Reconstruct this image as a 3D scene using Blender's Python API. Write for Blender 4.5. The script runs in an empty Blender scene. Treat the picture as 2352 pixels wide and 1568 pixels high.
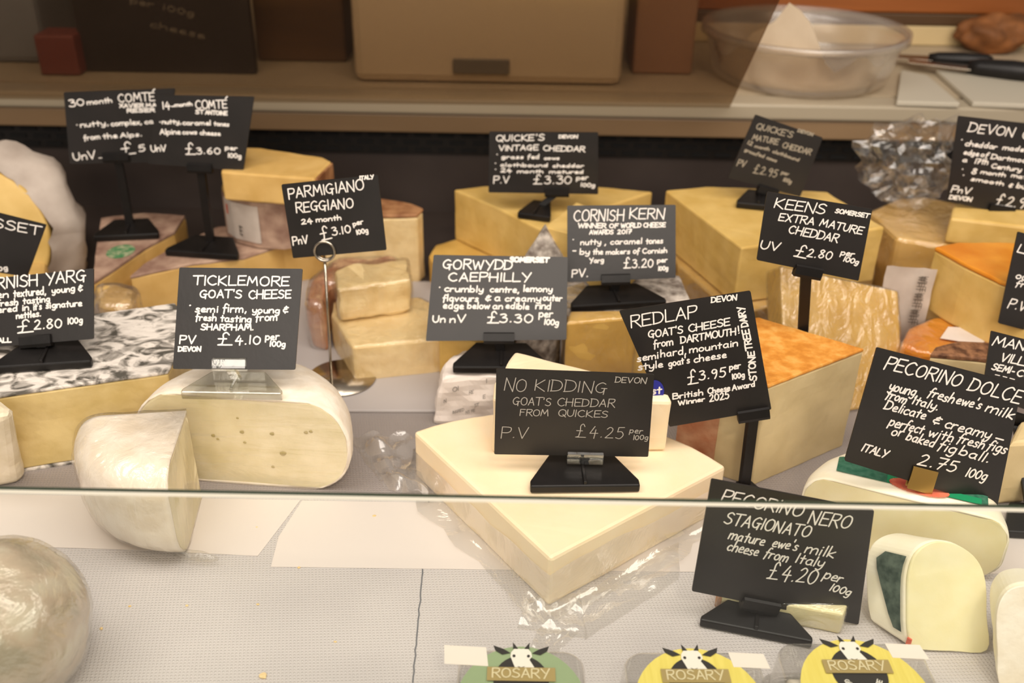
import bpy, bmesh, math, random
import numpy as np
from mathutils import Vector, Matrix, noise

random.seed(7)
SC = bpy.context.scene
COL = SC.collection
rad = math.radians

# ------------------------------------------------------------------ camera
F = 2287.0; PITCH = rad(30); ROLL = rad(1.0); CAM = Vector((0, 0, .454))
FW = Vector((0, math.cos(PITCH), -math.sin(PITCH)))
_R0 = Vector((1, 0, 0)); _U0 = Vector((0, math.sin(PITCH), math.cos(PITCH)))
RT = math.cos(ROLL) * _R0 + math.sin(ROLL) * _U0
UP = -math.sin(ROLL) * _R0 + math.cos(ROLL) * _U0
cam_data = bpy.data.cameras.new('camera')
cam_data.sensor_width = 36.0
cam_data.lens = F / 2352 * 36.0
cam_data.clip_start = .02
cam_data.dof.use_dof = True
cam_data.dof.focus_distance = .64
cam_data.dof.aperture_fstop = 6.5
cam = bpy.data.objects.new('camera', cam_data)
M = Matrix((RT, UP, -FW)).transposed().to_4x4(); M.translation = CAM
cam.matrix_world = M
COL.objects.link(cam); SC.camera = cam

# ------------------------------------------------------------------ world, lights, exposure
SC.view_settings.view_transform = 'Standard'
SC.view_settings.look = 'None'
SC.view_settings.gamma = 1.0
SC.view_settings.use_curve_mapping = False
SC.view_settings.exposure = 0.0
w = bpy.data.worlds.new('shop'); SC.world = w; w.use_nodes = True
w.node_tree.nodes['Background'].inputs[0].default_value = (1.0, .87, .75, 1)
w.node_tree.nodes['Background'].inputs[1].default_value = .27

def area(name, loc, size, watts, col, target=None, rz=0):
    d = bpy.data.lights.new(name, 'AREA'); d.shape = 'RECTANGLE'
    d.size, d.size_y = size; d.energy = watts; d.color = col
    o = bpy.data.objects.new(name, d); COL.objects.link(o); o.location = loc
    if target is None:
        o.rotation_euler = (0, 0, rz)
    else:
        o.rotation_euler = (Vector(target) - Vector(loc)).to_track_quat('-Z', 'Y').to_euler()
    return o
LH = 1.1
LIGHTC = (1.0, .905, .815)
area('canopy_light_left', (-.515, .33, LH), (.83, .53), 7.5, LIGHTC, rz=rad(5))
area('canopy_light_right', (.47, .31, LH), (1.04, .53), 9.3, LIGHTC)
area('card_sheen_fill', (.0, -2.0, 1.45), (2.2, .9), 36.0, (1.0, .90, .80), target=(0, .7, .1))  # added lamp behind the camera, for sheen on the cards and front fill
area('glint_spot', (.3, -.7, 1.5), (.25, .12), 7.0, (1.0, .86, .70), target=(0, .6, 0))  # added small spot that makes glints on the plastic wrapping

# ------------------------------------------------------------------ pixel rays to places on the counter
def ray(x, y): return FW + RT * ((x - 1176) / F) - UP * ((y - 784) / F)
def PZ(x, y, z):
    d = ray(x, y); return CAM + d * ((z - CAM.z) / d.z)
def PY(x, y, Y):
    d = ray(x, y); return CAM + d * (Y / d.y)
def PPL(x, y, p, n):
    d = ray(x, y); return CAM + d * ((p - CAM).dot(n) / d.dot(n))

# ------------------------------------------------------------------ materials
def lin(c):
    r = []
    for v in c:
        v /= 255.0
        r.append(v / 12.92 if v <= .04045 else ((v + .055) / 1.055) ** 2.4)
    return (*r, 1.0)
_mats = {}
def newmat(name):
    m = bpy.data.materials.new(name); m.use_nodes = True
    nt = m.node_tree; b = nt.nodes['Principled BSDF']
    return m, nt, b
def N(nt, t, **kw):
    n = nt.nodes.new(t)
    for k, v in kw.items(): setattr(n, k, v)
    return n
def plain(name, col, rough=.5, metal=0, spec=.5):
    m, nt, b = newmat(name)
    b.inputs['Base Color'].default_value = lin(col)
    b.inputs['Roughness'].default_value = rough
    b.inputs['Metallic'].default_value = metal
    b.inputs['Specular IOR Level'].default_value = spec
    return m
def mottled(name, c1, c2, scale=60, rough=.5, bump=.15, bscale=250, c3=None, stretch=(1, 1, 1), lo=.35, hi=.65, spec=.4, sss=0, dist=.0012, detail=5, distort=0.0):
    """two or three tone noise surface with a fine bump"""
    m, nt, b = newmat(name); L = nt.links
    tc = N(nt, 'ShaderNodeTexCoord'); mp = N(nt, 'ShaderNodeMapping')
    mp.inputs['Scale'].default_value = stretch
    L.new(tc.outputs['Object'], mp.inputs['Vector'])
    nz = N(nt, 'ShaderNodeTexNoise'); nz.inputs['Scale'].default_value = scale; nz.inputs['Detail'].default_value = detail; nz.inputs['Distortion'].default_value = distort
    L.new(mp.outputs[0], nz.inputs['Vector'])
    cr = N(nt, 'ShaderNodeValToRGB'); e = cr.color_ramp.elements
    e[0].position = lo; e[0].color = lin(c1); e[1].position = hi; e[1].color = lin(c2)
    if c3: x = e.new((lo + hi) / 2); x.color = lin(c3)
    L.new(nz.outputs['Fac'], cr.inputs[0]); L.new(cr.outputs[0], b.inputs['Base Color'])
    n2 = N(nt, 'ShaderNodeTexNoise'); n2.inputs['Scale'].default_value = bscale; n2.inputs['Detail'].default_value = 4
    L.new(mp.outputs[0], n2.inputs['Vector'])
    bp = N(nt, 'ShaderNodeBump'); bp.inputs['Strength'].default_value = bump; bp.inputs['Distance'].default_value = dist
    L.new(n2.outputs['Fac'], bp.inputs['Height']); L.new(bp.outputs[0], b.inputs['Normal'])
    b.inputs['Roughness'].default_value = rough; b.inputs['Specular IOR Level'].default_value = spec
    if sss:
        b.inputs['Subsurface Weight'].default_value = sss
        b.inputs['Subsurface Radius'].default_value = (1.0, .7, .4)
        b.inputs['Subsurface Scale'].default_value = .004
    return m
def film(name, base=.05, edge=.55, rough=.14, tint=(254, 253, 251), bump=.6, bscale=45, milk=0.0, stretch=(1, 1, 1)):
    """thin clear plastic: mostly see-through, glossy where it turns away, wrinkled"""
    m = bpy.data.materials.new(name); m.use_nodes = True; nt = m.node_tree; L = nt.links
    for n in list(nt.nodes): nt.nodes.remove(n)
    out = N(nt, 'ShaderNodeOutputMaterial'); tr = N(nt, 'ShaderNodeBsdfTransparent'); gl = N(nt, 'ShaderNodeBsdfGlossy')
    tr.inputs[0].default_value = lin(tint); gl.inputs['Roughness'].default_value = rough; gl.inputs[0].default_value = (1, 1, 1, 1)
    tc = N(nt, 'ShaderNodeTexCoord'); mp = N(nt, 'ShaderNodeMapping'); mp.inputs['Scale'].default_value = stretch
    L.new(tc.outputs['Object'], mp.inputs[0])
    nz = N(nt, 'ShaderNodeTexNoise'); nz.inputs['Scale'].default_value = bscale; nz.inputs['Detail'].default_value = 5; nz.inputs['Distortion'].default_value = .8
    L.new(mp.outputs[0], nz.inputs['Vector'])
    bp = N(nt, 'ShaderNodeBump'); bp.inputs['Strength'].default_value = bump; bp.inputs['Distance'].default_value = .006
    L.new(nz.outputs['Fac'], bp.inputs['Height'])
    lw = N(nt, 'ShaderNodeLayerWeight'); lw.inputs[0].default_value = .35
    L.new(bp.outputs[0], lw.inputs['Normal']); L.new(bp.outputs[0], gl.inputs['Normal'])
    mr = N(nt, 'ShaderNodeMapRange'); mr.inputs[3].default_value = base; mr.inputs[4].default_value = edge
    L.new(lw.outputs['Facing'], mr.inputs[0])
    mx = N(nt, 'ShaderNodeMixShader'); L.new(mr.outputs[0], mx.inputs[0])
    last = tr
    if milk:
        df = N(nt, 'ShaderNodeBsdfDiffuse'); df.inputs[0].default_value = lin((240, 234, 228))
        m2 = N(nt, 'ShaderNodeMixShader'); m2.inputs[0].default_value = milk
        L.new(tr.outputs[0], m2.inputs[1]); L.new(df.outputs[0], m2.inputs[2]); last = m2
    L.new(last.outputs[0], mx.inputs[1]); L.new(gl.outputs[0], mx.inputs[2]); L.new(mx.outputs[0], out.inputs[0])
    return m
def pane_mat(name, tint=(250, 252, 250), rough=0.0, f0=.04):
    """flat clear glass: reflection grows towards grazing view, the same from both sides"""
    m = bpy.data.materials.new(name); m.use_nodes = True; nt = m.node_tree; L = nt.links
    for n in list(nt.nodes): nt.nodes.remove(n)
    out = N(nt, 'ShaderNodeOutputMaterial'); tr = N(nt, 'ShaderNodeBsdfTransparent'); gl = N(nt, 'ShaderNodeBsdfGlossy')
    tr.inputs[0].default_value = lin(tint); gl.inputs['Roughness'].default_value = rough; gl.inputs[0].default_value = (1, 1, 1, 1)
    lw = N(nt, 'ShaderNodeLayerWeight'); lw.inputs[0].default_value = .5
    pw = N(nt, 'ShaderNodeMath', operation='POWER'); pw.inputs[1].default_value = 5
    mt = N(nt, 'ShaderNodeMath', operation='MULTIPLY_ADD'); mt.inputs[1].default_value = 1 - f0; mt.inputs[2].default_value = f0
    mx = N(nt, 'ShaderNodeMixShader'); L.new(lw.outputs['Facing'], pw.inputs[0]); L.new(pw.outputs[0], mt.inputs[0]); L.new(mt.outputs[0], mx.inputs[0])
    L.new(tr.outputs[0], mx.inputs[1]); L.new(gl.outputs[0], mx.inputs[2]); L.new(mx.outputs[0], out.inputs[0])
    return m

MAT = dict(
    cream=mottled('cream_paste', (249, 225, 186), (252, 231, 196), 30, .42, .12, 160, sss=.12),
    cheddar=mottled('cheddar_paste', (212, 176, 98), (225, 191, 116), 45, .42, .25, 120, sss=.08),
    cheddar2=mottled('deep_cheddar_paste', (202, 162, 82), (216, 178, 98), 45, .45, .25, 120, sss=.08),
    comte=mottled('golden_paste', (208, 168, 96), (222, 184, 114), 40, .42, .2, 110, sss=.08),
    parm=mottled('grainy_paste', (228, 200, 144), (240, 216, 164), 70, .5, .5, 170, sss=.08),
    yarg=mottled('yarg_paste', (208, 182, 118), (222, 198, 138), 55, .45, .3, 160, sss=.06),
    goat=mottled('goat_paste', (228, 215, 172), (240, 228, 192), 50, .4, .3, 130, sss=.12),
    goatrind=mottled('white_rind', (238, 224, 202), (250, 240, 224), 70, .6, .5, 180),
    chalkrind=mottled('chalky_rind', (222, 208, 176), (240, 228, 204), 60, .6, .5, 180),
    redpaste=mottled('tan_paste', (212, 190, 142), (224, 203, 156), 35, .45, .25, 120, sss=.08),
    redrind=mottled('orange_rind', (206, 132, 48), (232, 172, 88), 120, .5, .4, 260, c3=(222, 150, 62)),
    pinkrind=mottled('pinkish_rind', (176, 112, 78), (206, 158, 122), 60, .5, .4, 200),
    orangewax=mottled('orange_wax', (214, 128, 28), (232, 156, 52), 30, .3, .1, 100),
    brownrind=mottled('brown_rind', (132, 84, 52), (182, 134, 92), 60, .6, .5, 180),
    comterind=mottled('grey_pink_rind', (140, 108, 92), (190, 160, 138), 50, .65, .5, 150),
    dolce=mottled('ewe_paste', (240, 228, 178), (247, 237, 196), 40, .4, .18, 130, sss=.12),
    dolcerind=mottled('ewe_rind', (246, 236, 206), (252, 245, 224), 40, .5, .3, 140),
    nettle=mottled('nettle_rind', (84, 80, 72), (228, 220, 210), 52, .65, .8, 120, c3=(168, 161, 152), stretch=(1.0, 1.25, 1), lo=.38, hi=.57, detail=10, distort=1.6, dist=.002),
    greyrind=mottled('grey_mould_rind', (116, 104, 94), (214, 204, 192), 120, .7, .8, 160, c3=(168, 158, 148), lo=.34, hi=.64, detail=8),
    darkherb=mottled('dark_spiced_rind', (84, 52, 34), (158, 112, 78), 160, .6, .8, 240),
    ashround=mottled('pale_grey_rind', (176, 164, 142), (216, 206, 186), 36, .45, .5, 90, c3=(200, 180, 158)),
    paper=mottled('waxed_paper', (226, 214, 204), (240, 230, 222), 30, .55, .3, 70),
    greypaper=mottled('grey_white_paper', (180, 166, 154), (208, 196, 184), 25, .6, .4, 60),
    tubpaper=mottled('tub_paper', (216, 196, 168), (230, 212, 186), 20, .6, .2, 60),
    card=mottled('slate_card', (30, 27, 25), (35, 31, 29), 40, .40, .05, 300, spec=.55),
    ink=plain('white_marker', (244, 238, 230), .6),
    chalk=plain('grey_chalk', (176, 170, 160), .8),
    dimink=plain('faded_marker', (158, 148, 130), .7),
    black=mottled('black_plastic', (17, 15, 14), (24, 21, 20), 60, .42, .08, 300, spec=.35),
    clear=film('clear_acrylic', .10, .75, .06, (238, 238, 232), .05, 40),
    film=film('cling_film', .06, .50, .11, bump=1.0, bscale=46),
    filmtight=film('tight_cling_film', .05, .42, .13, bump=.6, bscale=80, stretch=(1, 1, .3)),
    bag=film('vacuum_bag', .08, .65, .12, bump=.5, bscale=24, milk=.12),
    bagball=film('clear_bag_film', .07, .5, .10, bump=.35, bscale=30, milk=.02),
    hole=plain('small_paste_hole', (176, 160, 104), .7),
    shinyfilm=film('shiny_tight_film', .10, .6, .26, bump=1.0, bscale=75, stretch=(1, 1, .3)),
    facefilm=film('stretched_film', .04, .4, .14, bump=.6, bscale=50, stretch=(.25, 1, 1.6)),
    crumple=film('crumpled_film', .10, .7, .16, bump=1.0, bscale=28, milk=.05),
    pack=film('moulded_pack', .05, .6, .06, bump=.05, bscale=20, milk=.04),
    tubplastic=film('frosted_tub', .06, .5, .25, (250, 246, 240), .05, 20, milk=.09),
    steel=plain('steel', (190, 180, 165), .22, 1),
    brass=plain('brass', (176, 146, 86), .38, .9),
    glass=pane_mat('counter_glass'),
    rearglass=pane_mat('tinted_rear_glass', (214, 202, 186), .14, .14),
    glassedge=plain('green_glass_edge', (44, 60, 46), .25),
    glassbevel=plain('pale_glass_bevel', (226, 222, 206), .3),
    tray=plain('grey_tray', (176, 170, 168), .35),
    darkwall=mottled('dark_case_lining', (62, 54, 51), (72, 63, 59), 10, .5, .05, 80),
    grille=plain('black_grille', (20, 16, 13), .5),
    slot=plain('slot_black', (4, 3, 3), .8),
    rail=plain('pale_rail', (172, 160, 138), .4),
    railwood=mottled('rail_board', (128, 104, 76), (144, 118, 88), 14, .5, .05, 60, stretch=(.2, 1, 1)),
    worktop=mottled('worktop', (176, 160, 134), (188, 172, 146), 8, .45, .05, 60),
    wood=mottled('brown_wood', (120, 66, 26), (160, 92, 40), 12, .5, .1, 60, stretch=(.15, 1, 2)),
    darkwood=mottled('dark_wood', (66, 46, 28), (92, 66, 40), 12, .5, .1, 60, stretch=(.15, 1, 2)),
    boardcream=mottled('cream_board', (198, 174, 128), (208, 186, 140), 10, .5, .05, 60),
    boardwhite=plain('white_board', (196, 188, 170), .45),
    green=mottled('green_label', (38, 98, 74), (70, 122, 98), 220, .5, .1, 300),
    brightgreen=plain('bright_green_print', (24, 142, 92), .5),
    darkgreen=mottled('dark_green_label', (40, 58, 50), (92, 106, 94), 160, .55, .1, 300),
    red=mottled('red_print', (214, 84, 64), (228, 128, 96), 120, .5, .05, 300),
    comtegreen=mottled('green_stamp', (66, 128, 80), (172, 172, 138), 190, .6, .1, 200, lo=.42, hi=.66),
    sage=plain('sage_label', (148, 166, 126), .5),
    yellow=mottled('yellow_label', (226, 206, 98), (234, 216, 112), 60, .5, .03, 300, stretch=(8, .5, 1)),
    logoblack=plain('logo_black', (40, 36, 32), .5),
    logowhite=plain('logo_white', (238, 232, 220), .5),
    gold=plain('gold_banner', (168, 146, 92), .45),
    goldtext=plain('pale_banner_lettering', (222, 208, 168), .5),
    white=plain('white_sticker', (238, 226, 214), .5),
    print_=plain('grey_print', (96, 88, 80), .6),
    blue=plain('blue_sticker', (44, 48, 150), .45),
    seam=plain('seam_line', (112, 112, 116), .7),
    crumb=mottled('crumb', (226, 188, 122), (238, 210, 158), 200, .6, .3, 400),
    beige=plain('beige_enamel', (205, 186, 156), .45),
    greydisp=plain('grey_display', (112, 104, 92), .4),
    brownbox=plain('brown_card', (146, 108, 80), .6),
    greyblue=plain('grey_blue_plastic', (120, 122, 126), .5),
    oxblood=plain('dark_red_plastic', (122, 62, 52), .5),
    chalkboard=plain('chalkboard', (44, 37, 32), .6),
    bread=mottled('brown_crust', (98, 60, 30), (146, 92, 48), 40, .7, .6, 80),
    crust=plain('orange_crust', (190, 92, 30), .6),
    fixture=plain('white_fixture', (230, 226, 218), .5),
    room=mottled('brown_room', (78, 58, 42), (98, 74, 54), 3, .8, .02, 40),
)

# a dimpled white plastic liner: rows of small raised dots
def mat_liner(name, c1, c2):
    m, nt, b = newmat(name); L = nt.links
    tc = N(nt, 'ShaderNodeTexCoord'); mp = N(nt, 'ShaderNodeMapping')
    mp.inputs['Rotation'].default_value = (0, 0, rad(38)); mp.inputs['Scale'].default_value = (1, 1, 0)
    L.new(tc.outputs['Object'], mp.inputs[0])
    sx = N(nt, 'ShaderNodeSeparateXYZ'); L.new(mp.outputs[0], sx.inputs[0])
    k = 2 * math.pi / .0034
    outs = []
    for i, kk in ((0, k), (1, k * 1.15)):
        a = N(nt, 'ShaderNodeMath', operation='MULTIPLY'); a.inputs[1].default_value = kk; L.new(sx.outputs[i], a.inputs[0])
        s = N(nt, 'ShaderNodeMath', operation='SINE'); L.new(a.outputs[0], s.inputs[0]); outs.append(s)
    ad = N(nt, 'ShaderNodeMath', operation='MULTIPLY'); L.new(outs[0].outputs[0], ad.inputs[0]); L.new(outs[1].outputs[0], ad.inputs[1])
    mr = N(nt, 'ShaderNodeMapRange'); mr.inputs[1].default_value = .15; mr.inputs[2].default_value = .95; L.new(ad.outputs[0], mr.inputs[0])
    bp = N(nt, 'ShaderNodeBump'); bp.inputs['Strength'].default_value = .8; bp.inputs['Distance'].default_value = .0004
    L.new(mr.outputs[0], bp.inputs['Height']); L.new(bp.outputs[0], b.inputs['Normal'])
    nz = N(nt, 'ShaderNodeTexNoise'); nz.inputs['Scale'].default_value = 9; L.new(tc.outputs['Object'], nz.inputs['Vector'])
    cr = N(nt, 'ShaderNodeValToRGB'); e = cr.color_ramp.elements
    e[0].position = .35; e[0].color = lin(c1); e[1].position = .65; e[1].color = lin(c2)
    L.new(nz.outputs['Fac'], cr.inputs[0]); L.new(cr.outputs[0], b.inputs['Base Color'])
    b.inputs['Roughness'].default_value = .38
    return m
MAT['liner'] = mat_liner('dimpled_liner', (197, 190, 189), (207, 200, 198))
MAT['shadedliner'] = mat_liner('shaded_dimpled_liner', (140, 132, 128), (152, 144, 140))
MAT['brightpatch'] = plain('smooth_bright_patch', (224, 213, 207), .5)

# ------------------------------------------------------------------ object helpers
def obj(name, bm, mat, parent=None, smooth=False):
    me = bpy.data.meshes.new(name)
    bmesh.ops.recalc_face_normals(bm, faces=bm.faces)
    if smooth:
        for f in bm.faces: f.smooth = True
    bm.to_mesh(me); bm.free()
    o = bpy.data.objects.new(name, me); COL.objects.link(o)
    me.materials.append(MAT[mat] if isinstance(mat, str) else mat)
    if parent is not None:
        o.parent = parent
        o.matrix_parent_inverse = Matrix.Translation(-parent.location)
    return o
def thing(name, label, cat, loc, group=None):
    o = bpy.data.objects.new(name, None); COL.objects.link(o)
    o.empty_display_size = .02
    o.location = loc; o['label'] = label; o['category'] = cat
    if group: o['group'] = group
    return o
def tag(o, label, cat, group=None):
    o['label'] = label; o['category'] = cat
    if group: o['group'] = group
    return o
def struct(o): o['kind'] = 'structure'; return o

def bm_prism(top, bot, bevel=.0015, seg=2):
    """closed solid between two rings of world points (same count)"""
    bm = bmesh.new()
    a = [bm.verts.new(p) for p in top]; b = [bm.verts.new(p) for p in bot]
    n = len(a)
    bm.faces.new(a); bm.faces.new(b[::-1])
    for i in range(n): bm.faces.new((a[i], b[i], b[(i + 1) % n], a[(i + 1) % n]))
    bmesh.ops.recalc_face_normals(bm, faces=bm.faces)
    if bevel:
        es = [e for e in bm.edges if len(e.link_faces) == 2 and e.calc_face_angle(0) > .35]
        bmesh.ops.bevel(bm, geom=es, offset=bevel, segments=seg, profile=.5, affect='EDGES', clamp_overlap=True)
    return bm
def smooth_px(P, k=4):
    out = []; n = len(P)
    for i in range(n):
        p0, p1, p2, p3 = P[i - 1], P[i], P[(i + 1) % n], P[(i + 2) % n]
        for j in range(k):
            t = j / k
            out.append(tuple(.5 * (2 * b + (c - a) * t + (2 * a - 5 * b + 4 * c - d) * t * t + (3 * b - a - 3 * c + d) * t ** 3) for a, b, c, d in zip(p0, p1, p2, p3)))
    return out
def rough_up(bm, amp, freq, cell=.006, seed=0.0):
    for _ in range(5):
        es = [e for e in bm.edges if e.calc_length() > cell * 1.6]
        if not es: break
        bmesh.ops.subdivide_edges(bm, edges=es, cuts=1, use_grid_fill=True)
    bmesh.ops.triangulate(bm, faces=[f for f in bm.faces if len(f.verts) > 4])
    bm.normal_update()
    mv = [(v, v.normal * (noise.noise(v.co * freq + Vector((seed, seed, 0))) * amp)) for v in bm.verts]
    for v, d in mv: v.co += d
    return bm
def grow(pts, d):
    c = sum(pts, Vector()) / len(pts)
    return [p + (p - c).normalized() * d for p in pts]
def flat(pts, z): return [Vector((p.x, p.y, z)) for p in pts]
def poly_xy(px, z): return [PZ(x, y, z) for x, y in px]

def box(bm, c, s, rot=None):
    r = bmesh.ops.create_cube(bm, size=1)
    mt = Matrix.Translation(c) @ (rot.to_4x4() if rot else Matrix()) @ Matrix.Diagonal((*s, 1))
    bmesh.ops.transform(bm, matrix=mt, verts=r['verts'])
    return r['verts']
def bm_box(c, s, rot=None, bevel=0, seg=2):
    bm = bmesh.new(); box(bm, Vector(c), s, rot)
    if bevel: bmesh.ops.bevel(bm, geom=list(bm.edges), offset=bevel, segments=seg, affect='EDGES', profile=.5)
    return bm
def tube(bm, pts, r, n=10, closed=False):
    pts = [Vector(p) for p in pts]; rings = []
    k = len(pts)
    for i, p in enumerate(pts):
        a = pts[(i - 1) % k] if (closed or i > 0) else p
        b = pts[(i + 1) % k] if (closed or i < k - 1) else p
        t = (b - a).normalized()
        u = t.orthogonal().normalized() if i == 0 else (u - t * u.dot(t)).normalized()
        v = t.cross(u)
        rr = r[i] if isinstance(r, (list, tuple)) else r
        rings.append([bm.verts.new(p + (u * math.cos(2 * math.pi * j / n) + v * math.sin(2 * math.pi * j / n)) * rr) for j in range(n)])
    for i in range(k if closed else k - 1):
        A, B = rings[i], rings[(i + 1) % k]
        for j in range(n): bm.faces.new((A[j], A[(j + 1) % n], B[(j + 1) % n], B[j]))
    if not closed:
        bm.faces.new(rings[0][::-1]); bm.faces.new(rings[-1])
    return bm
def lathe(prof, c, n=48, a0=0, a1=2 * math.pi):
    """closed surface of revolution of a (r,z) profile around a vertical axis at c"""
    bm = bmesh.new(); full = abs(a1 - a0 - 2 * math.pi) < 1e-6
    m = n if full else n + 1; cols = []
    for i in range(m):
        a = a0 + (a1 - a0) * i / n
        cols.append([bm.verts.new((c[0] + r * math.cos(a), c[1] + r * math.sin(a), c[2] + z)) for r, z in prof])
    for i in range(n):
        A, B = cols[i], cols[(i + 1) % m]
        for j in range(len(prof) - 1): bm.faces.new((A[j], B[j], B[j + 1], A[j + 1]))
    bmesh.ops.remove_doubles(bm, verts=bm.verts, dist=1e-6)
    return bm
def sector(prof, c, a0, a1, n=40):
    """solid wedge of a wheel: swept profile (first and last point on the axis) with flat cut faces"""
    bm = bmesh.new(); cols = []
    half = abs(abs(a1 - a0) - math.pi) < 1e-4
    for i in range(n + 1):
        a = a0 + (a1 - a0) * i / n
        cols.append([bm.verts.new((c[0] + r * math.cos(a), c[1] + r * math.sin(a), c[2] + z)) for r, z in prof])
    for i in range(n):
        A, B = cols[i], cols[i + 1]
        for j in range(len(prof) - 1): bm.faces.new((A[j], B[j], B[j + 1], A[j + 1]))
    if half:
        bm.faces.new(cols[0][:-1] + [cols[0][-1]] + cols[-1][1:-1][::-1])
    else:
        bm.faces.new(cols[0]); bm.faces.new(cols[-1][::-1])
    bmesh.ops.remove_doubles(bm, verts=bm.verts, dist=1e-6)
    bmesh.ops.dissolve_degenerate(bm, edges=bm.edges, dist=1e-7)
    return bm
def smooth_prof(R, H, rb, rt, n=8, rin=0):
    """profile of a wheel radius R height H with bottom/top edge radii"""
    p = [(rin, 0)]
    for i in range(n + 1):
        a = -math.pi / 2 + math.pi / 2 * i / n
        p.append((R - rb + rb * math.cos(a), rb + rb * math.sin(a)))
    for i in range(n + 1):
        a = math.pi / 2 * i / n
        p.append((R - rt + rt * math.cos(a), H - rt + rt * math.sin(a)))
    p.append((rin, H)); return p

def sheet(pts_grid, mat, name, parent, thick=0):
    bm = bmesh.new()
    V = [[bm.verts.new(p) for p in r] for r in pts_grid]
    for i in range(len(V) - 1):
        for j in range(len(V[0]) - 1): bm.faces.new((V[i][j], V[i][j + 1], V[i + 1][j + 1], V[i + 1][j]))
    return obj(name, bm, mat, parent, smooth=True)
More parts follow.
